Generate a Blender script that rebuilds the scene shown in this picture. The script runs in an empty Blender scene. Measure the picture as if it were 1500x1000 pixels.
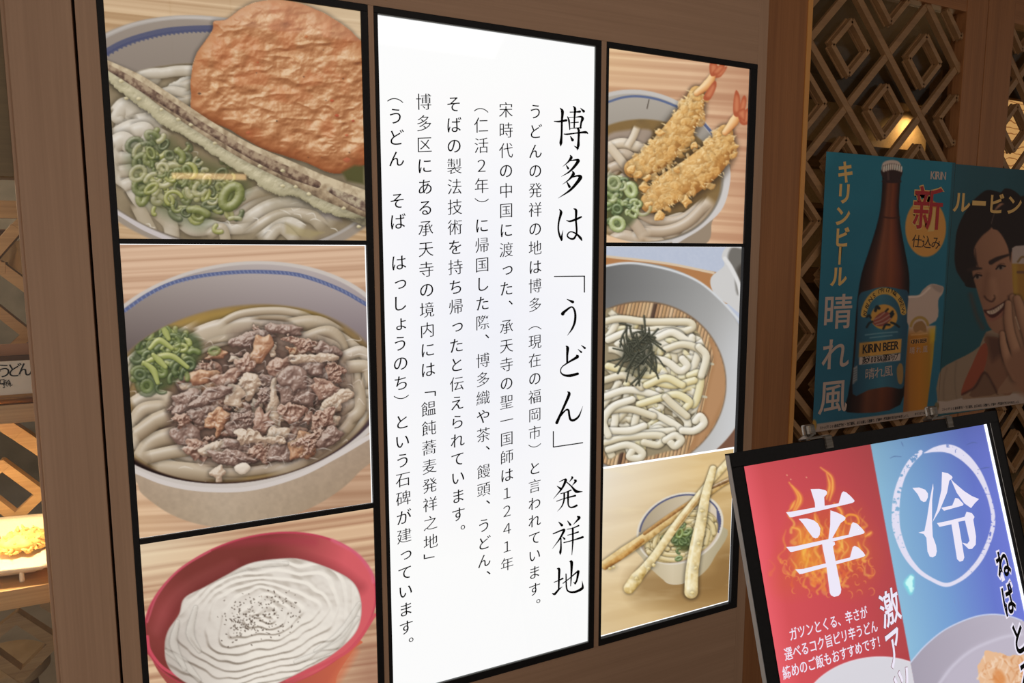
# Backlit udon menu wall beside sliding lattice doors, with an easel sign and a lit food display
import bpy, bmesh, math
import numpy as np
from mathutils import Vector, Matrix

S = bpy.context.scene
COL = S.collection

# ------------------------------------------------------------------ camera
CAMPOS = np.array([0.0, -1.5, 1.55])
FPX, YAW, PITCH, ROLL = 1036.145, 0.4495148, -0.1202727, -0.0016629
def cam_axes():
    cy, sy = math.cos(YAW), math.sin(YAW)
    w = np.array([sy*math.cos(PITCH), cy*math.cos(PITCH), math.sin(PITCH)])
    r = np.array([cy, -sy, 0.0]); u = np.cross(r, w)
    return math.cos(ROLL)*r+math.sin(ROLL)*u, -math.sin(ROLL)*r+math.cos(ROLL)*u, w
CR, CU, CW = cam_axes()
cam = bpy.data.cameras.new('camera'); camo = bpy.data.objects.new('camera', cam); COL.objects.link(camo)
cam.sensor_width = 36.0; cam.lens = FPX/1500*36.0; cam.clip_start = 0.02
camo.matrix_world = Matrix(((CR[0], CU[0], -CW[0], CAMPOS[0]), (CR[1], CU[1], -CW[1], CAMPOS[1]), (CR[2], CU[2], -CW[2], CAMPOS[2]), (0, 0, 0, 1)))
S.camera = camo

# ------------------------------------------------------------------ world, lights, exposure
wd = bpy.data.worlds.new('world'); S.world = wd; wd.use_nodes = True
wd.node_tree.nodes['Background'].inputs[0].default_value = (1.0, 0.90, 0.80, 1)
wd.node_tree.nodes['Background'].inputs[1].default_value = 0.20
S.view_settings.view_transform = 'Standard'; S.view_settings.look = 'None'
S.view_settings.exposure = 0.0; S.view_settings.gamma = 1.0; S.view_settings.use_curve_mapping = False
def lamp(kind, name, loc, power, color, size=0.1, rot=(0, 0, 0), spot=None, size_y=None):
    l = bpy.data.lights.new(name, kind); o = bpy.data.objects.new(name, l); COL.objects.link(o)
    o.location = loc; o.rotation_euler = rot; l.energy = power; l.color = color
    if kind == 'AREA':
        l.size = size
        if size_y: l.shape = 'RECTANGLE'; l.size_y = size_y
    else: l.shadow_soft_size = size
    if spot: l.spot_size, l.spot_blend = spot
    return o
lamp('AREA', 'corridor_ceiling_light', (0.6, -2.6, 3.2), 14, (1.0, 0.90, 0.80), 3.0, (math.radians(30), 0, 0), size_y=1.2)
lamp('SPOT', 'display_shelf_light', (-0.36, 0.20, 1.17), 9, (1.0, 0.74, 0.40), 0.03, (math.radians(10), 0, 0), (math.radians(150), .6))
lamp('POINT', 'display_back_light', (-0.62, 0.30, 1.02), 2.2, (1.0, 0.74, 0.42), 0.05)
lamp('POINT', 'display_top_light', (-0.60, 0.25, 1.60), 1.8, (1.0, 0.72, 0.42), 0.04)
lamp('AREA', 'added_low_fill', (-1.9, -3.4, 0.80), 20, (1.0, 0.93, 0.86), 1.4, (math.radians(86), 0, math.radians(-52)), size_y=1.2)  # unseen fill light, added to brighten the dark lower wall
lamp('SPOT', 'soffit_downlight_beam', (4.92, 1.945, 2.575), 14, (1.0, 0.70, 0.34), 0.03, (math.radians(6), 0, 0), (math.radians(165), .8))
lamp('POINT', 'dining_room_left_light', (-0.9, 1.5, 1.9), 16, (1.0, 0.78, 0.52), 0.15)
lamp('POINT', 'dining_room_light', (3.4, 0.9, 2.1), 5, (1.0, 0.76, 0.48), 0.2)

# ------------------------------------------------------------------ print artwork painter
def _grid_noise(h,w,cell,rng):
    gh,gw=int(h/cell)+3,int(w/cell)+3
    g=rng.random((gh,gw))
    y=np.arange(h)/cell; x=np.arange(w)/cell
    yi=y.astype(int); xi=x.astype(int); fy=y-yi; fx=x-xi
    fy=fy*fy*(3-2*fy); fx=fx*fx*(3-2*fx)
    a=g[yi][:,xi]; b=g[yi][:,xi+1]; c=g[yi+1][:,xi]; d=g[yi+1][:,xi+1]
    return (a*(1-fx)+b*fx)*(1-fy[:,None])+(c*(1-fx)+d*fx)*fy[:,None]
def smooth(p,n=10,closed=False):
    """Catmull-Rom through the points"""
    p=np.asarray(p,float)
    if len(p)<3 and not closed: return p if len(p)<2 else np.array([p[0]+(p[1]-p[0])*t for t in np.linspace(0,1,n)])
    q=np.vstack([p[-1:],p,p[:2]]) if closed else np.vstack([2*p[:1]-p[1:2],p,2*p[-1:]-p[-2:-1]])
    out=[]
    for i in range(1,len(q)-2):
        a,b,c,d=q[i-1:i+3]
        for t in np.linspace(0,1,n,endpoint=False):
            out.append(.5*((2*b)+(c-a)*t+(2*a-5*b+4*c-d)*t*t+(3*b-a-3*c+d)*t**3))
    if not closed: out.append(p[-1])
    return np.array(out)
class Conic:
    def __init__(s,pts):
        p=np.asarray(pts,float); m=p.mean(0); k=p.std(); q=(p-m)/k
        x,y=q.T
        A=np.stack([x*x,x*y,y*y,x,y],1); c=np.linalg.lstsq(A,np.ones(len(p)),rcond=None)[0]
        M=np.array([[c[0],c[1]/2],[c[1]/2,c[2]]]); cc=-np.linalg.solve(2*M,c[3:5])
        F=1+cc@M@cc
        s.M=M/F/k/k; s.c=m+cc*k
        w,V=np.linalg.eigh(s.M); s.r=1/np.sqrt(np.abs(w)); s.V=V
    def rho(s,X,Y):
        dx,dy=X-s.c[0],Y-s.c[1]; M=s.M
        return np.sqrt(np.maximum(M[0,0]*dx*dx+2*M[0,1]*dx*dy+M[1,1]*dy*dy,0))
    def scaled(s,k,dx=0,dy=0):
        import copy
        t=copy.copy(s); t.M=s.M/k/k; t.c=s.c+np.array([dx,dy]); t.r=s.r*k; return t
    def pts(s,a0=0,a1=360,n=60):
        a=np.radians(np.linspace(a0,a1,n))
        L=np.linalg.cholesky(np.linalg.inv(s.M))
        return s.c+np.stack([np.cos(a),np.sin(a)],1)@L.T
class Canvas:
    def __init__(s,x0,y0,x1,y1,k=1.0,seed=1):
        s.x0,s.y0,s.k=x0,y0,k
        s.w,s.h=int((x1-x0)*k),int((y1-y0)*k)
        s.a=np.zeros((s.h,s.w,3)); s.rng=np.random.default_rng(seed)
        s.X,s.Y=np.meshgrid(x0+(np.arange(s.w)+.5)/k,y0+(np.arange(s.h)+.5)/k)
        s.fade=0; s.clip=None; s.tf=lambda p:np.asarray(p,float)
    def zoom(s,ox,oy,z):
        s.tf=lambda p:np.asarray(p,float)/z+np.array([ox,oy]); s.z=z
    def fbm(s,cell,oct=4,ax=1.0,gain=.5):
        out=np.zeros((s.h,s.w)); amp=1;tot=0
        for i in range(oct):
            c=max(cell*s.k/2**i,1.01)
            if ax==1.0: g=_grid_noise(s.h,s.w,c,s.rng)
            else:
                W=int(s.w/ax)+2; g=_grid_noise(s.h,W,c,s.rng)
                xi=np.arange(s.w)/ax; i0=xi.astype(int); f=xi-i0
                g=g[:,i0]*(1-f)+g[:,i0+1]*f
            out+=amp*g; tot+=amp; amp*=gain
        return out/tot
    def over(s,col,al,sl=None):
        if isinstance(col,tuple) or isinstance(col,list): col=np.array(col,float)/255
        if s.clip is not None: al=al*(s.clip if sl is None else s.clip[sl])
        t=s.a if sl is None else s.a[sl]
        t[...]=t*(1-al[...,None])+col*al[...,None]
    def mult(s,f,al=None):
        if s.clip is not None: f=1+(f-1)*s.clip
        s.a*=f[...,None]
    def box(s,p,pad):
        lo=(p.min(0)-pad-[s.x0,s.y0])*s.k; hi=(p.max(0)+pad-[s.x0,s.y0])*s.k
        x0,y0=np.maximum(lo.astype(int),0); x1=min(s.w,int(hi[0])+2); y1=min(s.h,int(hi[1])+2)
        if x1<=x0 or y1<=y0: return None
        return (slice(y0,y1),slice(x0,x1))
    def sd(s,p,sl):
        """signed distance to closed polygon, negative inside"""
        X,Y=s.X[sl],s.Y[sl]; d=np.full(X.shape,1e9); ins=np.zeros(X.shape,bool)
        n=len(p)
        for i in range(n):
            a,b=p[i],p[(i+1)%n]; e=b-a; L=e@e+1e-12
            t=np.clip(((X-a[0])*e[0]+(Y-a[1])*e[1])/L,0,1)
            d=np.minimum(d,(X-a[0]-t*e[0])**2+(Y-a[1]-t*e[1])**2)
            if a[1]!=b[1]:
                c=((a[1]>Y)!=(b[1]>Y))&(X<(b[0]-a[0])*(Y-a[1])/(b[1]-a[1])+a[0]); ins^=c
        d=np.sqrt(d); return np.where(ins,-d,d)
    def poly(s,p,col,soft=1.0,al=1.0,sm=0,rough=0,cell=6,raw=False):
        p=s.tf(p) if not raw else np.asarray(p,float)
        if sm: p=smooth(p,sm,True)
        sl=s.box(p,soft+rough+2)
        if sl is None: return
        d=s.sd(p,sl)
        if rough: d=d+(s.fbm(cell,3)[sl]-.5)*2*rough
        a=np.clip(.5-d/soft,0,1)*al
        if callable(col): col=col(s.X[sl],s.Y[sl])
        elif isinstance(col,np.ndarray) and col.shape[:2]==(s.h,s.w): col=col[sl]
        s.over(col,a,sl); return a,sl
    def conic(s,c,col,soft=1.5,al=1.0):
        r=c.rho(s.X,s.Y); a=np.clip(.5-(r-1)*c.r.min()/soft,0,1)*al
        s.over(col if not callable(col) else col(s.X,s.Y),a); return a
    def dist_line(s,p,sl,rad=None):
        X,Y=s.X[sl],s.Y[sl]; best=np.full(X.shape,1e9); side=np.zeros(X.shape); tt=np.zeros(X.shape); nx=np.zeros(X.shape); ny=np.zeros(X.shape); rr=np.ones(X.shape)
        n=len(p)-1
        for i in range(n):
            a,b=p[i],p[i+1]; e=b-a; L=e@e+1e-12
            t=np.clip(((X-a[0])*e[0]+(Y-a[1])*e[1])/L,0,1)
            dx,dy=X-a[0]-t*e[0],Y-a[1]-t*e[1]; d=np.sqrt(dx*dx+dy*dy)
            r=rad[i]*(1-t)+rad[i+1]*t; q=d/np.maximum(r,1e-6)
            m=q<best; best=np.where(m,q,best)
            nx=np.where(m,dx/np.maximum(r,1e-6),nx); ny=np.where(m,dy/np.maximum(r,1e-6),ny); tt=np.where(m,(i+t)/n,tt); rr=np.where(m,r,rr)
        return best,nx,ny,tt,rr
    def rads(s,rad,n):
        rad=np.atleast_1d(np.asarray(rad,float))
        return np.interp(np.linspace(0,1,n),np.linspace(0,1,len(rad)),rad)
    def line(s,p,rad,col,al=1.0,soft=1.0,sm=8,raw=False):
        """flat stroke"""
        p=s.tf(p) if not raw else np.asarray(p,float)
        if sm: p=smooth(p,sm)
        R=s.rads(rad,len(p)); sl=s.box(p,R.max()+soft+1)
        if sl is None: return
        q,_,_,_,rr=s.dist_line(p,sl,R); a=np.clip(.5-(q-1)*rr/soft,0,1)*al
        s.over(col,a,sl)
    def tube(s,p,rad,dark,mid,light,sm=8,L=(-.4,-.75,.55),spec=.5,sh=.45,al=1.0,raw=False,pw=30,soft=1.0,tex=None):
        """round strand lit from above"""
        p=s.tf(p) if not raw else np.asarray(p,float)
        if sm: p=smooth(p,sm)
        R=s.rads(rad,len(p)); sl=s.box(p,R.max()*1.9+2)
        if sl is None: return
        q,nx,ny,tt,rr=s.dist_line(p,sl,R)
        if sh:
            a=np.clip(1-(q-1)/.75,0,1)**2*(q>=.9)*sh*(np.clip(np.minimum(tt,1-tt)/s.fade,0,1) if s.fade else 1); s.over((0,0,0),np.clip(a,0,1)*.55*al,sl)
        if s.fade: al=al*np.clip(np.minimum(tt,1-tt)/s.fade+.02,0,1)*np.ones_like(q)
        nz=np.sqrt(np.clip(1-nx*nx-ny*ny,0,1)); Lx=np.array(L)/np.linalg.norm(L)
        v=np.clip(nx*Lx[0]+ny*Lx[1]+nz*Lx[2],-1,1)*.5+.5
        if tex is not None: v=np.clip(v+tex[sl],0,1)
        dk,md,lt=[np.array(c,float)/255 for c in (dark,mid,light)]
        u=np.clip((v-.15)/.85,0,1)[...,None]
        col=np.where(u<.5,dk+(md-dk)*u*2,md+(lt-md)*(u*2-1))
        H=Lx+np.array([0,0,1.]); H/=np.linalg.norm(H)
        sp=np.clip(nx*H[0]+ny*H[1]+nz*H[2],0,1)**pw*spec
        col=col*(1-sp[...,None])+sp[...,None]
        s.over(col,np.clip(.5-(q-1)*rr/soft,0,1)*al,sl)
    def blob(s,p,ramp,dome=14,bump=6,cell=9,rough=2,L=(-.4,-.7,.6),soft=1.2,sm=6,oct=4,sh=.5,spec=.0,pw=20,al=1.0,raw=False,extra=None,gain=.55,ridge=False,sc=1.0,bias=0):
        """bumpy lump with noise relief, ramp: [(t,(r,g,b))..]"""
        p=s.tf(p) if not raw else np.asarray(p,float)
        if sm: p=smooth(p,sm,True)
        sl=s.box(p,rough*2+12)
        if sl is None: return
        d=s.sd(p,sl)
        n=s.fbm(cell,oct,gain=gain)[sl]
        if ridge: n=1-np.abs(n-.5)*3
        d=d+(n-.5)*2*rough
        if sh:
            s.over((0,0,0),np.clip(1-d/8,0,1)**2*(d>0)*sh*.5,sl)
        h=dome*np.sqrt(np.clip(1-(1-np.clip(-d/dome,0,1))**2,0,1))+bump*n
        if extra is not None: h=h+extra[sl]
        gy,gx=np.gradient(h); gy*=s.k*sc; gx*=s.k*sc
        nz=1/np.sqrt(1+gx*gx+gy*gy); Lx=np.array(L)/np.linalg.norm(L)
        v=np.clip((-gx*Lx[0]-gy*Lx[1]+Lx[2])*nz,-1,1)*.5+.5+bias
        ts=[r[0] for r in ramp]; cs=np.array([r[1] for r in ramp],float)/255
        col=np.stack([np.interp(v,ts,cs[:,i]) for i in range(3)],-1)
        if spec:
            H=Lx+np.array([0,0,1.]);H/=np.linalg.norm(H)
            sp=np.clip((-gx*H[0]-gy*H[1]+H[2])*nz,0,1)**pw*spec
            col=col*(1-sp[...,None])+sp[...,None]
        s.over(col,np.clip(.5-d/soft,0,1)*al,sl)
    def wood(s,c0,c1,cell=5,ang=0.0,vp=None,st=1.0,kn=.6):
        """printed plank grain running along ang (slope); vp = (x,y) vanishing point"""
        if vp is not None: v=(s.Y-vp[1])/np.maximum(np.abs(s.X-vp[0]),30)*400
        else: v=s.Y-ang*s.X
        v=v+(s.fbm(70,2,ax=5)-.5)*9*kn
        g=s.rng.random(4000); g=np.convolve(g,np.ones(2)/2,'same')
        def samp(u): 
            i=np.floor(u).astype(int); f=u-i; f=f*f*(3-2*f); return g[i%4000]*(1-f)+g[(i+1)%4000]*f
        n=1.15*samp(v/cell*1.25)-.05+.14*samp(v/(cell*9)+333)
        n=np.clip((n-.3)/.55*st+.5*(1-st),0,1)[...,None]
        return np.array(c0)/255*(1-n)+np.array(c1)/255*n
def rim_noodles(C,con,n,rad,cols,a0=0,a1=360,lo=.5,hi=.95,ln=(40,110),sp=.4,rng=None,sh=.45,wob=.05,al=1.0):
    rng=rng or C.rng
    for i in range(n):
        a=rng.uniform(a0,a1); k=rng.uniform(lo,hi); l=rng.uniform(*ln); m=rng.integers(4,7)
        aa=np.linspace(a,a+l*(1 if rng.random()<.5 else -1),m); kk=k+rng.normal(0,wob,m).cumsum()*.6
        L=np.linalg.cholesky(np.linalg.inv(con.M)); ar=np.radians(aa)
        p=con.c+(np.stack([np.cos(ar),np.sin(ar)],1)*np.clip(kk,.05,hi)[:,None])@L.T
        c=cols[rng.integers(len(cols))]
        C.tube(p,rad*rng.uniform(.85,1.15),*c,raw=True,spec=sp,sh=sh,al=al)
def onion(C,pts,r,greens,rng=None,al=1.0):
    """chopped spring onion: rings and slivers"""
    rng=rng or C.rng
    for (x,y) in pts:
        g=greens[rng.integers(len(greens))]; R=r*rng.uniform(.6,1.25); e=rng.uniform(.45,.95); t=rng.uniform(0,6.28)
        a0=rng.uniform(0,6.28); span=rng.choice([6.28,3.6,2.2,1.4]); a=a0+np.linspace(0,span,14)
        q=np.stack([np.cos(a)*R,np.sin(a)*R*e],1)@np.array([[np.cos(t),np.sin(t)],[-np.sin(t),np.cos(t)]])
        if span>6: C.poly(q+[x,y],tuple(np.array(g[1])*.9),al=.45*al,raw=True)
        C.tube(q+[x,y],R*rng.uniform(.2,.42)+.4,*g,sm=0,spec=.4,sh=.35,raw=True,pw=10,al=al*rng.uniform(.6,1),soft=1.6)
GREEN=[((66,74,34),(110,118,58),(170,174,116)),((50,58,34),(88,100,52),(146,154,98)),((108,108,68),(156,154,104),(208,204,168)),((46,54,38),(72,82,50),(126,134,92)),((84,92,40),(138,142,66),(196,196,130))]
NOOD=[((132,116,94),(184,172,152),(216,208,196)),((142,128,108),(194,184,168),(226,220,210)),((122,106,84),(172,158,134),(206,194,176))]
def pic1():
    C=Canvas(140,-14,560,364,seed=3); C.zoom(130,0,2.777)
    C.a[:]=C.wood((186,150,110),(220,190,152),3.0,ang=.11)
    # brighter towards the top right of the print
    f=np.clip((C.X-300)/230,0,1)*np.clip(1-C.Y/90,0,1); C.over((232,214,180),f*.75)
    rim=Conic(C.tf([(75,132),(180,92),(300,68),(420,62),(560,74),(118,862),(220,925),(330,975),(1125,885),(1050,935),(960,975)]))
    C.conic(rim.scaled(1.03,0,6),(160,148,136),3)
    C.conic(rim,(178,172,168))
    inner=rim.scaled(.972,0,1); a=C.conic(inner,lambda X,Y:np.stack([.62-.0006*(Y-30),.575-.0006*(Y-30),.54-.0006*(Y-30)],-1))
    C.line([(118,866),(220,926),(330,975)],[2.5,3.2,3.2],(206,200,204)); C.line([(75,140),(180,99),(300,77),(420,71),(560,80)],1.6,(200,194,192),al=.6)
    C.line([(75,208),(130,178),(200,152),(300,127),(400,116),(520,112)],[4.5,4.2,3.6],(86,90,122))
    C.line([(75,220),(130,190),(200,163),(300,139),(400,127),(520,124)],[2.2,1.8,1.5],(70,76,116),al=.8)
    for i in range(26):
        t=i/25; x=75+445*t; y=220-12*0-np.interp(x,[75,130,200,300,400,520],[0,31,58,82,94,97])
        C.line([(x,y),(x+6,y+5)],1.5,(76,82,118),al=.8,sm=0)
    # broth
    br=Conic(C.tf([(180,300),(260,272),(420,258),(118,852),(220,905),(330,955),(1115,870),(1050,920),(960,965)]))
    C.conic(br,(150,134,108),3)
    C.clip=np.clip(.5-(br.scaled(1.0).rho(C.X,C.Y)-1)*60,0,1)
    n=C.fbm(30,4); C.over((104,90,66),np.clip((n-.42)*2,0,1)*.5)
    C.poly([(180,320),(260,275),(430,262),(430,320),(300,330)],(122,104,78),soft=6)
    # sliced white things upper
    C.blob([(190,310),(230,288),(285,300),(290,335),(240,355),(200,340)],[(0.3,(110,98,84)),(.7,(176,166,150)),(1,(226,220,208))],dome=8,bump=2,sc=.6)
    C.blob([(290,400),(330,340),(430,315),(430,440),(330,420)],[(0.3,(130,120,108)),(.7,(190,184,174)),(1,(230,226,218))],dome=10,bump=3,sc=.6)
    C.fade=.16
    rim_noodles(C,br,26,8,NOOD,100,250,.45,.98,(20,60),.45)
    for p,r in [([(100,480),(180,440),(240,470),(300,500)],9),([(110,530),(190,510),(270,540),(330,570)],10),([(100,590),(150,570),(210,600)],9),([(130,440),(110,480),(170,500)],7),([(110,640),(170,640),(240,620)],9),([(120,700),(180,690)],9),([(130,760),(200,740),(280,760)],9),
      ([(250,400),(330,370),(400,380)],7)]:
        C.tube(p,r,*NOOD[1],spec=.5)
    # bottom right fan of noodles
    for i,(p,r) in enumerate([([(560,900),(700,800),(880,790),(1030,880)],11),([(600,930),(740,840),(900,830),(1010,910)],11),([(640,960),(770,880),(900,880),(960,930)],10),([(540,870),(660,790),(820,760),(1000,800)],9),([(690,980),(800,910),(880,940)],10),([(190,820),(230,900),(260,960)],10),([(280,860),(330,910),(340,980)],11),([(380,900),(430,930),(520,920)],11),([(480,960),(540,930),(560,990)],8),([(720,985),(780,930),(850,985)],8)]):
        C.tube(p,r,*NOOD[i%3],spec=.55)
    C.poly([(800,905),(870,930),(960,945),(900,970),(800,950)],(176,160,110),soft=5,al=.6)
    C.poly([(930,820),(1010,850),(1030,900),(950,880)],(150,138,150),soft=6,al=.5)
    # cloudy broth over the strands
    n=C.fbm(24,4); C.over((168,154,128),np.clip((n-.38)*2.4,0,1)*.42)
    # wet highlights on the broth
    for i in range(60):
        x,y=C.rng.uniform(110,1000),C.rng.uniform(500,960)
        if 540<x and y<720: continue
        C.line([(x,y),(x+C.rng.uniform(8,30),y+C.rng.uniform(-10,12)),(x+C.rng.uniform(20,46),y+C.rng.uniform(-6,20))],[.3,.9,.3],(236,232,224),al=.75)
    for p,r in [([(100,560),(190,520),(300,560)],13),([(110,470),(150,430),(185,470)],13),([(180,500),(260,490),(300,520)],12),([(100,590),(140,570),(180,600)],13),([(170,540),(230,530),(250,590)],12)]: C.tube(p,r,*NOOD[1],spec=.4)
    C.fade=0; C.clip=None
    # gobo broth shadow
    C.line([(300,560),(600,720),(800,790)],18,(120,104,70),soft=22,al=.35)
    # spring onions
    pts=[]
    for i in range(150):
        t=C.rng.uniform(); x=C.rng.normal(350,130); y=600+(x-180)*.42+C.rng.normal(40,80)
        if 150<x<640 and 545<y<930 and not (x>400 and y<640+.3*(x-400)): pts.append((x,y))
    C.poly([(150,640),(250,570),(330,560),(400,620),(640,720),(640,790),(560,850),(470,930),(400,920),(240,840),(190,740)],(70,84,44),soft=16,al=.5,sm=5)
    onion(C,C.tf(pts),10,GREEN)
    for (x,y,r) in [(265,745,19),(300,800,17),(430,880,18),(580,800,18),(330,640,17)]:
        onion(C,C.tf([(x,y)]),r,[GREEN[2],GREEN[0]])
    onion(C,C.tf([(500,490)]),13,[((150,130,90),(190,170,130),(220,204,170))])
    # fish cake
    fc=[(508,86),(560,78),(620,35),(700,5),(800,2),(900,28),(1000,80),(1106,165),(1240,330),(1210,560),(1120,672),(1000,705),(880,660),(700,600),(560,520),(430,470),(416,380),(415,320),(440,215),(500,130)]
    X,Y=C.X,C.Y; c=C.tf([(760,330)])[0]
    u=(X-c[0])*.86+(Y-c[1])*.5; v=-(X-c[0])*.5+(Y-c[1])*.86
    wr=np.sin(v*.23+3*np.sin(u*.03)+7*C.fbm(60,3))*1.6*np.clip(1-np.hypot(X-c[0],Y-c[1])/170,0,1)+C.fbm(34,3)*16
    wr=wr+np.clip(1-np.abs(C.fbm(18,3,ax=2.2)-.5)*5,0,1)*3.4
    C.blob(fc,[(0.05,(96,46,22)),(.35,(138,78,42)),(.55,(168,106,63)),(.72,(193,131,86)),(.9,(228,178,130)),(1,(250,220,180))],dome=26,bump=9,cell=16,rough=1.2,extra=wr,sc=.78,spec=.22,pw=26,sh=.7,bias=-.03,gain=.45,oct=4)
    n=C.fbm(26,3); m=np.clip((n-.55)*5,0,1)
    a,sl=C.poly(fc,(196,96,50),soft=8,sm=6,al=0.0)
    d=C.sd(smooth(C.tf(fc),6,True),sl); C.over((170,88,44),np.clip((d+26)/22,0,1)*(d<0)*.42,sl)
    C.over((206,104,58),m[sl]*(d<-4)*.25,sl)
    for (x,y,r,cc) in [(450,380,7,(96,66,50)),(765,492,4,(60,40,30)),(875,312,3.5,(90,62,44)),(1035,320,4,(96,66,46)),(955,204,3.5,(110,84,66)),(892,640,4,(100,60,40)),(688,254,6,(214,104,62)),(990,410,8,(212,92,56)),(1010,470,9,(210,88,56)),(1075,492,7,(196,84,56)),(1050,550,8,(220,110,70)),(885,150,8,(214,120,66)),(650,540,10,(206,110,70)),(1050,650,16,(206,108,72)),(683,296,3.5,(110,80,60)),(965,408,3.5,(120,84,60)),(948,640,3,(110,76,52)),(1060,620,4,(110,70,48))]:
        C.blob([(x-r,y),(x,y-r*.7),(x+r,y),(x,y+r*.7)],[(0,tuple(np.array(cc)*.7)),(1,cc)],dome=4,bump=2,cell=4,rough=.8,sh=0,al=.85)
    C.poly([(1030,700),(1080,672),(1120,675),(1120,750),(1050,735)],(86,84,44),soft=5)
    # burdock tempura stick
    ax=[(76,262),(200,330),(330,420),(480,520),(640,615),(800,690),(950,760),(1130,830)]
    tx=(C.fbm(7,4)-.5)*.9
    C.line([(76,330),(200,420),(330,500),(480,590),(640,690),(800,780),(950,840),(1130,890)],9,(90,78,52),soft=14,al=.4)
    C.tube([(76,300),(200,375),(330,460),(480,555),(640,650),(800,735),(950,800),(1130,868)],[9,12,14,15,15,16,17,18],(112,104,84),(158,148,120),(206,196,166),tex=tx,spec=.05)
    bt=[(78,320),(140,385),(210,432),(300,505),(400,560),(520,640),(640,715),(760,790),(850,800),(930,850),(1040,885),(1130,880),(1130,800),(900,740),(600,600),(300,420),(78,265)]
    C.blob(bt,[(.1,(112,104,78)),(.4,(158,150,118)),(.65,(188,180,148)),(1,(224,216,186))],dome=12,bump=7,cell=8,rough=4,sc=.8,sh=.6,bias=.02)
    C.tube(ax,[6,10,12,12,13,15,17,19],(104,84,66),(168,146,118),(214,198,168),tex=tx,spec=.05,sh=.3)
    tx2=(C.fbm(5,4)-.5)*1.4
    C.tube([(76,272),(200,345),(330,428),(480,524),(640,617),(800,695),(930,750)],[4,6,6,5,6,8,5],(70,50,44),(120,94,78),(176,154,128),tex=tx2,spec=.02,sh=0)
    C.tube([(980,770),(1060,810),(1130,840)],[4,7,8],(74,56,50),(128,106,92),(190,176,150),tex=tx2,sh=0,spec=.02)
    for i in range(14):
        t=C.rng.uniform(); x=76+1050*t; y=np.interp(x,[76,330,640,950,1130],[300,460,650,800,868])+C.rng.normal(12,26)
        C.blob([(x-9,y),(x,y-7),(x+10,y+2),(x,y+8)],[(0.2,(140,130,96)),(.6,(196,184,144)),(1,(236,226,192))],dome=4,bump=4,cell=5,rough=1.5,sh=.25)
    g=C.a.mean(-1,keepdims=True); C.a=(g+(C.a-g)*.93)*np.array([.95,.93,.90])
    # reflections of the corridor on the acrylic are real light, not print
    return C
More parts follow.
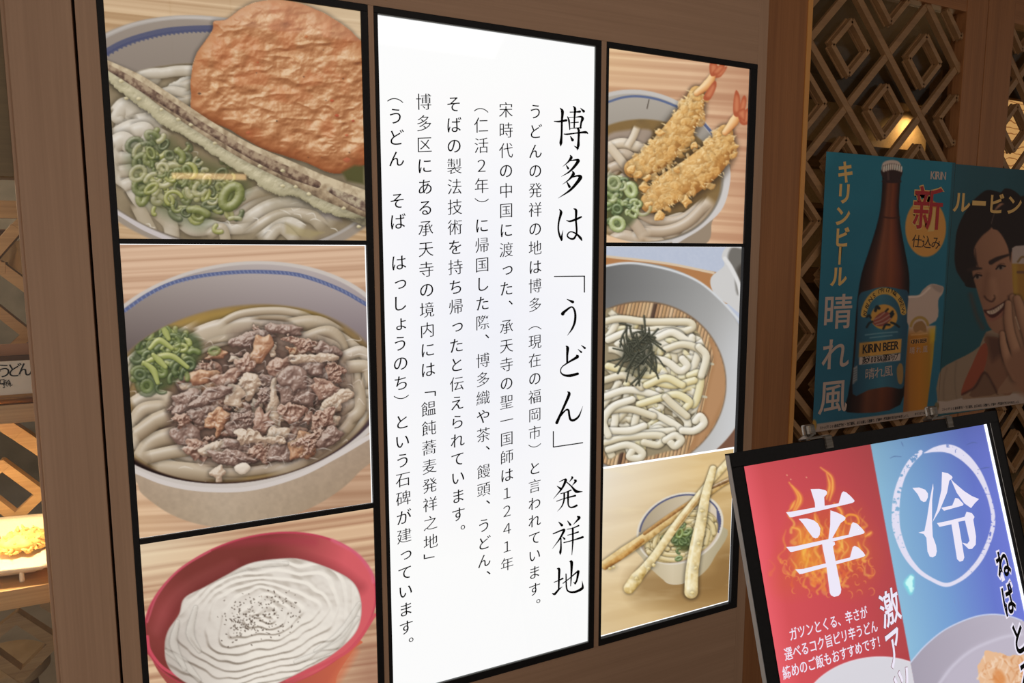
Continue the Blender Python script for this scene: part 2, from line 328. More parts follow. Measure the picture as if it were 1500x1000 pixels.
def pic2():
    C=Canvas(164,340,560,800,seed=5); C.zoom(160,340,2.175)
    C.a[:]=C.wood((192,154,126),(226,194,166),3.0,ang=-.05)
    f=np.clip((C.Y-640)/120,0,1)*np.clip((C.X-380)/120,0,1); C.over((150,112,84),f*.55)
    f=np.clip(1-(C.X-170)/160,0,1)*np.clip((C.Y-690)/60,0,1); C.over((238,206,160),f*.5)
    rim=Conic(C.tf([(48,235),(120,180),(200,140),(300,108),(430,92),(560,100),(680,128),(828,195),(85,760),(180,795),(300,815),(450,812),(600,770),(720,710),(838,640)]))
    # outside of the bowl below the rim
    body=[(60,700),(90,800),(110,838),(200,900),(310,935),(420,938),(560,908),(680,858),(790,770),(860,640)]
    g=lambda X,Y:np.stack([.78-.0006*(Y-700)-.0009*np.abs(X-330)*.6,.71-.0006*(Y-700)-.0010*np.abs(X-330)*.6,.635-.0008*(Y-700)-.0011*np.abs(X-330)*.6],-1)*(.93+.08*C.fbm(6,2)[:Y.shape[0],:X.shape[1]][...,None])
    C.poly(body,g,soft=2,sm=8)
    C.conic(rim,(206,200,196))
    C.line([(85,762),(180,799),(300,819),(450,816),(600,775),(720,715),(840,645)],3.4,(216,210,208))
    inner=rim.scaled(.965,0,-1)
    C.conic(inner,lambda X,Y:np.stack([.70-.0021*(Y-390)+.00022*(X-300),.665-.0022*(Y-390)+.00022*(X-300),.655-.0021*(Y-390)+.0003*(X-300)],-1))
    C.line([(48,250),(120,200),(200,162),(300,138),(430,126),(560,130),(640,146),(740,185),(828,235)],[2.6,2.6,2.8,2.8],(92,104,148))
    n=C.fbm(4,2); 
    for i in range(60):
        x=50+i*13; y=np.interp(x,[48,120,200,300,430,560,640,740,828],[250,200,162,138,126,130,146,185,235]); C.line([(x,y-4),(x+5,y+4)],.9,(130,140,172),sm=0,al=.8)
    br=Conic(C.tf([(66,400),(130,320),(240,268),(380,238),(520,232),(650,256),(760,310),(834,370),(75,720),(180,770),(300,798),(440,792),(600,745),(730,680),(838,600)]))
    C.conic(br,(150,124,82),5)
    C.clip=np.clip(.5-(br.rho(C.X,C.Y)-1)*60,0,1)
    n=C.fbm(36,4); C.over((112,92,64),np.clip((n-.4)*2.2,0,1)*.6)
    C.poly([(180,300),(330,250),(560,236),(700,270),(560,290),(330,290)],(168,138,70),soft=10,al=.8,sm=4)
    C.poly([(200,480),(400,340),(700,400),(760,540),(600,720),(300,740),(130,640)],(104,84,76),soft=30,al=.8,sm=5)
    N2=[((118,100,78),(170,153,130),(212,200,180)),((108,90,68),(160,142,118),(206,192,170)),((128,113,94),(180,165,146),(220,210,196))]
    C.fade=.14
    rim_noodles(C,br.scaled(.97),46,6.2,N2,0,360,.62,.97,(40,100),.3,sh=.45,wob=.03)
    for p,r in [([(270,330),(360,300),(480,292)],12),([(340,300),(420,260),(540,250),(640,268)],6),([(560,300),(660,290),(740,330)],12),([(600,350),(700,320),(740,370),(730,420)],11),([(650,340),(720,370),(700,420)],9),([(740,400),(800,380),(834,410)],9),([(750,430),(820,430),(838,480)],10),([(740,500),(790,520),(838,520)],10),([(770,560),(700,520),(760,470)],8),
      ([(838,550),(780,550),(700,590),(730,640)],10),([(838,590),(760,640),(640,720),(500,780)],13),([(800,560),(740,640),(600,740)],9),([(720,600),(700,560),(640,600)],10),([(790,460),(800,560),(760,600)],9),
      ([(72,560),(130,530),(200,540)],15),([(78,620),(110,570),(180,560)],13),([(80,690),(120,620),(200,580)],13),([(95,730),(140,670),(230,640)],14),([(130,750),(230,760),(330,770)],14),([(110,720),(200,700),(280,690)],10),([(80,650),(150,600)],12)]:
        C.tube(p,r*.95,*N2[C.rng.integers(3)],spec=.35,sh=.5)
    C.poly([(270,325),(330,300),(450,285),(485,300),(420,330),(330,350)],(196,182,160),soft=4,sm=4,al=.7)
    C.fade=0
    # meat
    n=C.fbm(18,4)
    RM=[[(0.1,(66,44,36)),(.4,(112,80,68)),(.62,(146,112,98)),(.82,(178,146,128)),(1,(224,202,186))],
        [(0.1,(76,48,36)),(.4,(128,86,66)),(.62,(166,120,92)),(.82,(196,154,122)),(1,(232,206,176))],
        [(0.1,(58,42,38)),(.4,(98,74,66)),(.62,(128,102,92)),(.82,(160,134,122)),(1,(212,196,184))],
        [(0.1,(116,92,76)),(.45,(168,142,122)),(.7,(196,174,152)),(1,(232,220,204))]]
    big=[(205,560),(250,500),(250,440),(400,360),(400,320),(540,296),(620,340),(700,350),(760,440),(770,520),(740,620),(690,700),(580,730),(470,745),(330,740),(260,700),(200,650)]
    C.poly(big,(112,88,78),soft=26,sm=5,al=.75)
    cen=[(450,340,70,24,-.25,2),(550,310,60,20,.1,2),(620,360,60,24,.3,0),(690,380,46,26,.5,2),(480,380,26,52,.5,1),(430,430,34,36,.3,0),(300,460,56,22,-.2,1),(370,470,40,30,-.4,0),(450,480,40,36,.2,3),(560,440,50,34,-.1,0),(640,430,48,30,.2,2),(720,450,40,34,.4,0),(640,400,80,16,-.05,3),(255,545,56,40,-.5,2),(340,540,66,36,-.2,0),(300,580,60,30,-.1,2),(400,520,30,34,.5,3),(490,520,30,36,.2,2),(520,560,24,80,.15,3),(600,510,56,50,.3,2),(580,570,50,36,.1,0),(690,500,50,28,.5,0),(720,540,60,24,-.5,3),(680,600,56,40,-.5,0),(350,600,30,60,.45,1),(420,620,50,40,.1,2),(440,590,50,30,0,2),(490,600,36,44,.2,0),(250,640,50,36,.2,2),(290,690,50,30,.3,0),(350,690,60,28,-.1,3),(430,680,70,30,.1,2),(500,700,60,40,0,0),(560,690,50,36,-.3,2),(620,680,44,44,-.3,1),(650,670,54,36,-.5,0),(540,640,36,26,.4,3),(380,720,60,26,.1,2),(470,655,80,22,.05,3),(330,520,70,24,-.4,2),(590,470,40,40,.6,2),(230,600,30,24,0,0),(700,650,40,30,-.6,2),(350,770,20,26,.7,3)]
    ext=[]
    while len(ext)<70:
        x,y=C.rng.normal(480,140),C.rng.normal(530,115)
        if ((x-480)/290)**2+((y-520)/225)**2<1: ext.append((x,y,C.rng.uniform(18,46),C.rng.uniform(12,28),C.rng.normal(0,.5),int(C.rng.choice([0,0,2,2,1,3]))))
    for i,(x,y,a,b,t,k) in enumerate(ext+cen):
        an=np.linspace(0,6.28,13)[:-1]; rr=1+C.rng.normal(0,.22,12)
        q=np.stack([np.cos(an)*a*rr,np.sin(an)*b*rr],1); ct,st=np.cos(t),np.sin(t); q=q@np.array([[ct,st],[-st,ct]])+[x,y]
        C.blob(q,RM[k],dome=7,bump=12,cell=C.rng.uniform(6,13),rough=3,sc=.85,sh=.6,spec=.28,pw=18,gain=.5,oct=3,ridge=(i%3==0),bias=-.05)
    # glints and froth
    for i in range(110):
        x,y=C.rng.normal(470,170),C.rng.normal(550,130)
        C.line([(x,y),(x+C.rng.uniform(4,22),y+C.rng.uniform(-12,10)),(x+C.rng.uniform(10,34),y+C.rng.uniform(-14,16))],[.2,.8,.2],(234,222,214),al=.6)
    for i in range(16):
        x,y=C.rng.uniform(120,800),C.rng.uniform(330,760); C.line([(x,y),(x+20,y-5),(x+46,y+2)],[.2,1,.2],(236,230,222),al=.6)
    C.blob([(400,745),(430,735),(450,750),(430,770),(405,765)],[(0,(170,150,130)),(1,(240,232,220))],dome=6,bump=1)
    # onions
    C.poly([(70,400),(110,320),(180,300),(280,330),(290,400),(220,470),(150,510),(80,480)],(66,82,48),soft=10,al=.8,sm=5)
    pts=[]
    while len(pts)<75:
        x,y=C.rng.normal(175,62),C.rng.normal(395,58)
        if 70<x<300 and 298<y<520 and (x-175)**2/110**2+(y-400)**2/110**2<1: pts.append((x,y))
    G2=[((54,66,34),(94,110,56),(150,162,100)),((42,54,34),(72,86,50),(122,136,86)),((92,100,48),(142,152,82),(200,204,140)),((38,48,34),(62,76,48),(112,126,82))]
    onion(C,C.tf(pts),10,G2)
    for p in [[(108,420),(150,400),(200,395),(250,430)],[(110,415),(140,440),(155,480)],[(90,370),(100,325)],[(130,370),(160,345),(200,370)],[(170,300),(190,340)],[(140,390),(180,430)]]:
        C.tube(p,[3,5,3],*G2[2 if p[0][0]>100 else 1],spec=.4)
    onion(C,C.tf([(335,378),(275,398),(120,490)]),11,[G2[0]])
    C.a*=np.array([.96,.94,.92])
    return C
def pic3():
    C=Canvas(198,740,562,1112,seed=8); C.zoom(180,740,3.75)
    C.a[:]=C.wood((178,134,104),(222,188,152),3.2,ang=-.14)
    f=np.clip(1-(C.X-200)/170,0,1)*np.clip(1-(C.Y-790)/90,0,1); C.over((236,222,190),f*.8)
    f=np.clip((C.Y-900)/60,0,1)*np.clip((C.X-480)/60,0,1); C.over((140,92,74),f*.5)
    RED=lambda k:(lambda X,Y:(lambda t:np.stack([.47+.36*t,.20+.165*t,.18+.21*t],-1))(np.clip((X-390+.25*(Y-800))/120,0,1)+.28*np.clip(1-np.hypot((X-240)/60,(Y-900)/70),0,1)))
    rim=Conic(C.tf([(128,640),(180,490),(300,350),(480,240),(700,170),(950,148),(1150,185),(1280,255),(1375,370),(1385,570),(135,800),(200,900),(280,960),(1270,760)]))
    body=[(180,760),(165,850),(230,960),(330,1060),(600,1160),(1100,1120),(1180,930),(1270,790),(1300,740),(1000,700)]
    C.poly(body,lambda X,Y:np.stack([.60+.25*np.clip((X-330)/250,0,1)+0*Y,.27+.16*np.clip((X-330)/250,0,1)+0*Y,.25+.04*np.clip((X-330)/250,0,1)+0*Y],-1),sm=8)
    C.line([(1270,800),(1190,930),(1120,1040)],5,(206,112,78),soft=12,al=.8)
    C.conic(rim,(188,62,84))
    inner=rim.scaled(.985,0,1)
    C.conic(inner,RED(1.0),2)
    C.line([(135,720),(150,800),(220,890),(330,950),(420,990)],2.2,(200,76,92)); C.line([(134,640),(190,495),(310,352),(480,250)],1.4,(196,84,100),al=.8)
    C.line([(1150,190),(1280,262),(1360,360),(1376,420)],2.2,(222,112,134),al=.7,soft=4); C.line([(1385,600),(1270,770),(1130,860),(900,960)],2.2,(204,82,92))
    C.clip=np.clip(.5-(inner.rho(C.X,C.Y)-1)*80,0,1)
    C.line([(190,680),(260,540),(380,430),(600,330)],9,(196,110,112),soft=10,al=.14); C.line([(480,215),(800,190),(1050,200)],6,(170,56,74),soft=10,al=.4)
    C.line([(240,700),(300,560),(420,460),(640,340),(900,290),(1150,350),(1300,450)],8,(100,32,34),soft=14,al=.3)
    nd=[(232,780),(250,690),(310,600),(340,510),(450,450),(560,390),(700,320),(860,295),(980,298),(1140,350),(1260,420),(1305,520),(1300,640),(1250,730),(1130,830),(1000,900),(880,960),(700,1040),(500,1040),(330,960),(250,880)]
    C.poly(nd,(150,142,130),soft=3,sm=6)
    m,sl=C.poly(nd,(186,178,166),soft=3,sm=6)
    full=np.zeros((C.h,C.w)); full[sl]=m; C.clip=full
    # swirl of flat noodles: folded sheet relief
    c=C.tf([(770,610)])[0]; dx,dy=C.X-c[0],C.Y-c[1]; ang=-.32
    u=dx*np.cos(ang)+dy*np.sin(ang); v=(-dx*np.sin(ang)+dy*np.cos(ang))*1.75
    r=np.hypot(u,v); th=np.arctan2(v,u)
    ph=r/3.0+th*1.0+ (C.fbm(60,3)-.5)*15+np.sin(th*3+r*.05)*1.6+np.sin(th*5-r*.04)*.8
    saw=(ph/(2*np.pi)*1.0)%1.0
    hgt=np.where(saw<.78,saw/.78,1-(saw-.78)/.22); hgt=hgt**1.3*(3.0+5.0*C.fbm(40,2))+ (C.fbm(22,3))*7
    # blur a little
    for _ in range(2): hgt=(hgt+np.roll(hgt,1,0)+np.roll(hgt,-1,0)+np.roll(hgt,1,1)+np.roll(hgt,-1,1))/5
    gy,gx=np.gradient(hgt); nz=1/np.sqrt(1+.7*(gx*gx+gy*gy)); L=np.array([.25,-.75,.6]); L/=np.linalg.norm(L)
    w=np.clip((-gx*L[0]*.85-gy*L[1]*.85+L[2])*nz,-1,1)*.5+.5
    col=np.stack([np.interp(w,[.3,.52,.68,.82,.97],a) for a in ([142,192,224,233,242],[130,181,215,225,234],[116,168,204,214,222])],-1)/255
    C.over(col,np.ones_like(w)*.95)
    f=np.clip(1-(C.X-230)/140,0,1)*np.clip((C.Y-860)/80,0,1); C.over((120,106,98),f*.45)
    for p in [[(240,800),(330,860),(420,960)],[(300,640),(280,760),(340,900)],[(400,560),(370,700),(420,800)],[(1300,540),(1200,700),(1060,800)],[(520,400),(700,330),(900,320)],[(1290,620),(1150,780),(950,860)]]:
        C.tube(p,[3,6,3],(150,140,126),(196,188,176),(228,222,212),spec=.1,al=.45,sh=.5)
    # black pepper
    for i in range(250):
        a=C.rng.uniform(0,6.28); rr=abs(C.rng.normal(.55,.28)); x=790+215*rr*np.cos(a); y=600+150*rr*np.sin(a)+(-.1)*(x-790)
        if C.rng.random()<.35: x,y=C.rng.normal(640,50),C.rng.normal(630,50)
        C.line([(x,y),(x+C.rng.uniform(-5,5),y+C.rng.uniform(-5,5))],C.rng.uniform(.3,.95),(74,60,50),sm=0,al=.8)
    C.clip=None
    return C
def pic4():
    C=Canvas(878,56,1112,368,seed=4); C.zoom(870,50,3.123)
    C.a[:]=C.wood((192,146,112),(232,196,158),3.4,ang=.07,st=.9)
    f=np.clip((C.X-1010)/90,0,1); C.over((168,112,84),f*.45)
    f=np.clip(1-(C.X-880)/120,0,1)*np.clip(1-(C.Y-60)/100,0,1); C.over((234,200,150),f*.5)
    rim=Conic(C.tf([(66,272),(120,255),(200,250),(300,268),(400,318),(480,385),(550,450),(600,560),(616,660),(580,790),(500,870),(370,952)]))
    body=[(600,600),(612,680),(570,800),(540,860),(510,960),(300,1000),(340,900)]
    C.poly(body,(150,132,112),sm=6)
    C.conic(rim,(196,190,184))
    C.line([(600,560),(612,660),(580,785),(500,865),(370,950)],4,(206,200,196))
    inner=rim.scaled(.955,0,1)
    C.conic(inner,lambda X,Y:np.stack([.68-.001*(Y-140),.645-.001*(Y-140),.60-.001*(Y-140)],-1))
    C.line([(66,310),(130,290),(200,284),(290,298),(380,332),(425,355)],1.7,(92,104,138)); C.line([(490,395),(530,440),(552,468)],2,(86,96,130))
    C.line([(243,340),(252,300)],.7,(80,70,60),sm=0)
    br=Conic(C.tf([(66,420),(130,398),(220,385),(330,400),(430,450),(545,560),(590,640),(560,760),(490,850),(360,930)]))
    C.conic(br,(132,104,62),3)
    C.clip=np.clip(.5-(br.rho(C.X,C.Y)-1)*50,0,1)
    n=C.fbm(20,3); C.over((104,84,56),np.clip((n-.4)*2,0,1)*.5)
    C.poly([(60,470),(140,440),(250,436),(262,470),(200,530),(60,600)],(164,146,132),soft=5,al=.9,sm=4)
    N=[((132,108,82),(186,162,134),(222,206,184)),((120,98,76),(172,150,124),(208,190,168)),((146,124,98),(198,178,150),(230,216,196))]
    C.fade=.14
    for p,r in [([(40,700),(120,600),(260,520),(300,470)],7),([(40,740),(160,640),(260,600)],8),([(100,480),(160,560),(280,640)],7),([(40,560),(160,520),(280,540),(330,600)],8),([(60,520),(130,500),(220,520)],9),([(60,570),(140,550),(210,600)],9),([(60,620),(120,600),(170,640)],8),([(150,520),(180,470),(200,420)],6),([(60,500),(110,560),(150,610)],7),
      ([(200,820),(300,870),(420,880)],13),([(190,850),(290,910),(400,910)],12),([(60,920),(150,880),(260,900),(330,945)],13),([(60,970),(130,930),(230,950)],12),([(340,940),(440,870),(530,780)],11),([(400,930),(480,850),(545,750)],10),([(350,920),(420,850),(470,820)],10),([(180,940),(240,920),(320,980)],12),([(330,860),(400,840),(430,860)],9),([(120,830),(180,860),(230,930)],9),([(190,800),(280,850),(400,850),(520,760)],9),([(220,900),(330,900),(430,860),(530,760)],9)]:
        C.tube(p,r*.9,*N[C.rng.integers(3)],spec=.35)
    C.fade=0; C.clip=None
    GOLD=[[(.1,(124,72,26)),(.35,(166,108,48)),(.55,(190,134,66)),(.75,(220,170,100)),(1,(252,218,158))],[(.1,(138,84,38)),(.35,(178,122,62)),(.6,(206,154,86)),(.8,(232,190,124)),(1,(253,228,180))]]
    def praw(body,tailbase,fans,wd):
        # shadow then crust lumps along the body
        P=smooth(C.tf(body),10); Rr=np.interp(np.linspace(0,1,len(P)),np.linspace(0,1,len(wd)),wd)
        C.line([(x,y+10) for x,y in body],[w*1.15 for w in wd],(96,70,44),soft=10,al=.55)
        C.tube(body,[w*.97 for w in wd],(150,94,40),(192,136,70),(234,188,120),spec=0,sh=.6,tex=(C.fbm(6,4)-.5)*.6)
        for rep in range(170):
            t=C.rng.uniform(); i=int(t*(len(P)-1)); o=C.rng.normal(0,.62); o=np.clip(o,-1.12,1.12)
            tang=P[min(i+1,len(P)-1)]-P[max(i-1,0)]; nrm=np.array([-tang[1],tang[0]])/(np.hypot(*tang)+1e-6)
            q=P[i]+nrm*o*Rr[i]*1.0; s=C.rng.uniform(2.0,8.0); an=np.linspace(0,6.28,9)[:-1]; e=C.rng.uniform(.45,1); tt=C.rng.uniform(0,3)
            z=np.stack([np.cos(an)*s,np.sin(an)*s*e],1)*(1+C.rng.normal(0,.25,(8,1))); z=z@np.array([[np.cos(tt),np.sin(tt)],[-np.sin(tt),np.cos(tt)]])
            C.blob(z+q,GOLD[C.rng.integers(2)],dome=2.4,bump=3,cell=3.2,rough=1.0,raw=True,sm=4,sh=.06,sc=.55,al=.7,oct=2,L=(-.5,-.6,.6),bias=-.02-.06*o*np.sign(nrm[0]))
        for rep in range(60):
            i=C.rng.integers(len(P)); tang=P[min(i+1,len(P)-1)]-P[max(i-1,0)]; nrm=np.array([-tang[1],tang[0]])/(np.hypot(*tang)+1e-6)
            sg=C.rng.choice([-1,1]); q=P[i]+nrm*sg*Rr[i]*C.rng.uniform(.7,1.1); d=nrm*sg*C.rng.uniform(1,5)+C.rng.normal(0,1.2,2)
            C.line([q,q+d],[.9,.3],(240,212,158),raw=True,sm=0,al=.8)
        C.tube(tailbase,[4.5,7,5],(170,100,50),(222,160,100),(246,212,160),spec=.2)
        for f in fans:
            C.poly(f,(172,84,52),sm=5,soft=1.4); C.poly([tuple(np.array(f).mean(0)*.4+np.array(p)*.6) for p in f],(206,128,88),sm=5,soft=4,al=.8)
    praw([(180,615),(270,575),(340,500),(400,420),(450,340),(470,270)],[(470,270),(520,230),(545,190)],[[(535,190),(530,135),(560,133),(570,180)],[(555,195),(600,150),(608,155),(580,195)],[(500,290),(550,215),(560,240),(530,300)],[(540,180),(575,140),(600,145),(565,185)]],[14,20,22,20,17,11])
    C.poly([(400,600),(440,540),(470,520),(440,580)],(96,64,28),soft=8,al=.8)
    praw([(260,770),(340,710),(430,660),(520,590),(580,520),(600,450)],[(600,450),(640,400),(655,370)],[[(640,370),(638,310),(650,256),(668,290),(666,370)],[(660,380),(675,300),(690,280),(698,310),(680,385)],[(665,390),(700,340),(716,350),(712,405),(680,415)],[(655,360),(690,340),(690,400)]],[16,24,26,25,20,12])
    for (x,y,r) in [(230,700,22),(240,660,18),(300,830,24),(380,620,16),(250,780,20),(460,510,16),(300,450,18),(420,770,24),(200,640,20),(170,620,16)]:
        an=np.linspace(0,6.28,9)[:-1]; C.blob(np.stack([np.cos(an)*r,np.sin(an)*r],1)*(1+C.rng.normal(0,.2,(8,1)))+[x,y],GOLD[1],dome=4,bump=5,cell=4,rough=2,sh=.4,sc=.8,bias=-.06)
    C.poly([(60,650),(130,670),(200,720),(210,800),(170,870),(110,890),(58,860)],(70,80,44),soft=8,al=.8,sm=4)
    pts=[(C.rng.uniform(56,205),C.rng.uniform(655,880)) for i in range(60)]
    onion(C,C.tf([p for p in pts if (p[0]-90)**2/115**2+(p[1]-775)**2/120**2<1]),7.5,[((56,68,38),(104,120,66),(166,182,118)),((96,104,58),(150,160,100),(212,216,168)),((44,54,34),(76,90,54),(130,146,94))])
    onion(C,C.tf([(90,680),(120,690),(228,800),(85,740)]),8,[((110,112,70),(160,164,110),(220,220,180))])
    return C
def pic5():
    C=Canvas(876,350,1104,694,seed=6); C.zoom(870,340,2.857)
    C.a[:]=np.array((182,190,208))/255
    C.over((196,202,216),C.fbm(3,2)*.5)
    C.poly([(40,100),(300,128),(520,168),(640,190),(640,300),(40,300)],(176,122,76)); C.line([(40,100),(300,130),(500,170)],1.8,(214,192,164))
    C.poly([(420,880),(640,700),(640,1010),(440,1010)],(120,84,66))
    # jug behind the dish
    C.poly([(560,60),(640,50),(640,330),(560,300),(500,250),(490,190),(545,140),(535,100)],(206,204,202),sm=5)
    C.poly([(575,66),(612,68),(640,90),(640,240),(600,260),(585,160),(560,110)],(112,108,102),soft=4,sm=4); C.poly([(600,150),(640,130),(640,220),(606,200)],(72,66,60),soft=6,sm=4)
    C.line([(548,110),(575,150),(605,215),(618,290)],3,(222,220,218),soft=2)
    rim=Conic(C.tf([(40,140),(120,127),(200,130),(330,158),(440,205),(520,270),(590,350),(615,420),(608,560),(595,840),(520,900),(440,940)]))
    rim=Conic(C.tf([(45,140),(120,127),(200,130),(330,158),(440,205),(530,280),(612,370),(640,480),(640,620),(600,830),(520,900),(430,960)]))
    C.conic(rim,lambda X,Y:np.stack([.40+.0014*(X-880)+.0006*np.clip(Y-420,0,400)]*3,-1)*np.array([1,.995,.985]))
    C.line([(45,142),(120,130),(200,133),(330,161),(440,208),(530,283),(612,373)],1.6,(212,214,216),soft=2)
    f=np.clip((C.X-1040)/40,0,1)*np.clip((C.Y-440)/80,0,1); r=rim.rho(C.X,C.Y); C.over((206,208,212),f*(r<.985)*.6)
    well=Conic(C.tf([(45,330),(130,290),(250,290),(380,345),(470,420),(540,500),(558,590),(540,700),(500,800),(430,915),(45,970)]))
    C.conic(well,(120,90,62),3)
    ins=well.scaled(.985); a=np.clip(.5-(ins.rho(C.X,C.Y)-1)*60,0,1); C.clip=a
    # bamboo mat strips
    for i in range(48):
        x0=20+i*15; sk=-46
        cc=[(190,158,118),(176,140,100),(200,170,134),(160,122,88),(186,150,112)][C.rng.integers(5)]
        if C.rng.random()<.10: cc=(84,62,50)
        C.tube([(x0+60,260),(x0+sk*.2,560),(x0-110,1010)],3.9*.62*2.1,tuple(np.array(cc)*.62),cc,tuple(np.minimum(255,np.array(cc)*1.12)),spec=0,sh=.9,L=(-.7,0,.7))
    # bare wooden end piece of the tray
    C.poly([(480,440),(540,490),(575,590),(540,740),(430,920),(350,1010),(410,880),(450,760),(480,620),(500,520)],(172,128,88),sm=4)
    n=C.fbm(8,3,ax=1); C.poly([(500,470),(560,560),(560,640),(500,780),(430,900),(460,770),(490,620),(510,540)],(186,142,102),soft=5,sm=4,al=.7)
    for p in [[(470,690),(450,686)],[(498,552),(480,548)],[(440,835),(425,830)]]: C.line(p,1.8,(196,186,160))
    C.clip=None
    # udon pile
    N=[((150,138,112),(214,202,176),(242,236,218)),((160,148,122),(220,210,186),(246,240,226)),((138,124,98),(204,190,158),(238,230,208)),((160,140,92),(216,200,150),(242,234,200))]
    pile=[(40,360),(120,348),(240,362),(370,362),(415,400),(450,440),(475,520),(465,600),(440,640),(450,700),(430,760),(460,800),(430,840),(370,850),(365,895),(260,930),(180,945),(120,920),(40,910)]
    C.poly(pile,(150,136,108),soft=3,sm=4); 
    n=C.fbm(16,3); 
    cen=[(200,430),(330,420),(300,520),(380,560),(420,500),(250,620),(330,720),(180,760),(280,820),(90,700),(110,450),(90,620),(400,700),(200,880),(100,850),(60,520)]
    strands=[]
    for i in range(120):
        x,y=C.rng.uniform(20,440),C.rng.uniform(380,900)
        a=C.rng.normal(-.1,.7); l=C.rng.uniform(40,110); b=C.rng.normal(0,.9)
        p=[(x,y)]
        for j in range(4):
            p.append((p[-1][0]+l*.4*np.cos(a),p[-1][1]+l*.4*np.sin(a))); a+=b*.7
        strands.append((p,C.rng.uniform(4.4,5.6)))
    import itertools
    strands.sort(key=lambda s:s[0][0][1])
    ins=np.zeros((C.h,C.w)); m,sl=C.poly(pile,(0,0,0),al=0,sm=4); 
    d=C.sd(smooth(C.tf(pile),4,True),sl); ins[sl]=np.clip(-d/2,0,1); C.clip=ins
    C.fade=.08
    for p,r in strands: C.tube(p,r,*N[C.rng.integers(4)],spec=.3,sh=.5)
    C.fade=0; C.clip=None
    named=[[(40,375),(110,362),(220,375),(340,375),(400,378),(412,400),(370,415),(300,405),(220,410)],[(60,450),(140,420),(250,430),(320,415),(370,440),(350,490),(290,470),(270,430)],[(270,440),(330,420),(400,460),(410,440)],[(300,490),(370,470),(440,490),(470,540),(460,590)],[(200,520),(300,540),(360,580),(390,560),(370,530)],[(400,600),(440,590),(445,640),(420,720),(390,700)],[(180,650),(220,620),(330,640),(420,620)],[(40,690),(140,660),(250,680),(330,730),(390,790),(380,830),(330,800),(240,750)],[(190,720),(290,690),(350,680),(400,710),(380,740)],[(180,760),(170,820),(210,840),(330,830)],[(40,790),(60,750),(150,740),(250,770)],[(50,880),(130,860),(250,850),(290,860),(270,890),(210,880)],[(60,910),(140,890),(200,920),(190,945),(150,940),(160,915)],[(300,870),(340,850),(365,870),(340,895),(320,880)],[(370,830),(420,830),(460,800),(445,770),(425,790)],[(60,560),(160,590),(250,600)],[(40,620),(130,600),(200,650)],[(370,640),(300,610),(220,640)],[(390,770),(330,720),(300,690)],[(50,830),(150,830),(210,810)],[(440,480),(470,520),(450,600)],[(60,850),(40,790),(80,730),(160,700)]]
    for p in named: C.tube(p,[5.2,5.6,5.2],*N[C.rng.integers(4)],spec=.35,sh=.75)
    # shredded nori
    C.poly([(110,500),(160,440),(240,440),(260,520),(220,590),(150,600)],(56,54,40),soft=14,al=.6,sm=4)
    seg=[((58,540),(150,510)),((210,350),(220,470)),((138,390),(142,470)),((120,430),(126,490)),((230,400),(240,560)),((268,405),(200,460)),((190,420),(298,500)),((240,470),(270,612)),((215,565),(155,635)),((160,530),(135,625)),((150,395),(180,470)),((100,590),(180,440)),((95,560),(160,460)),((180,470),(190,640)),((200,480),(160,600)),((210,420),(280,470)),((130,500),(200,430)),((170,460),(240,540)),((175,640),(220,570)),((235,590),(250,500)),((165,420),(160,560)),((200,390),(210,520))]
    for i in range(40):
        x,y=C.rng.normal(180,32),C.rng.normal(500,40); a=C.rng.uniform(0,3.14); l=C.rng.uniform(20,50); seg.append(((x-l*np.cos(a),y-l*np.sin(a)),(x+l*np.cos(a),y+l*np.sin(a))))
    for p in seg:
        p=[p[0],((p[0][0]+p[1][0])/2+C.rng.normal(0,5),(p[0][1]+p[1][1])/2+C.rng.normal(0,5)),p[1]]
        C.tube(p,C.rng.uniform(.9,1.5),(30,32,26),(50,52,40),(96,96,80),spec=.12,sh=.6)
    return C
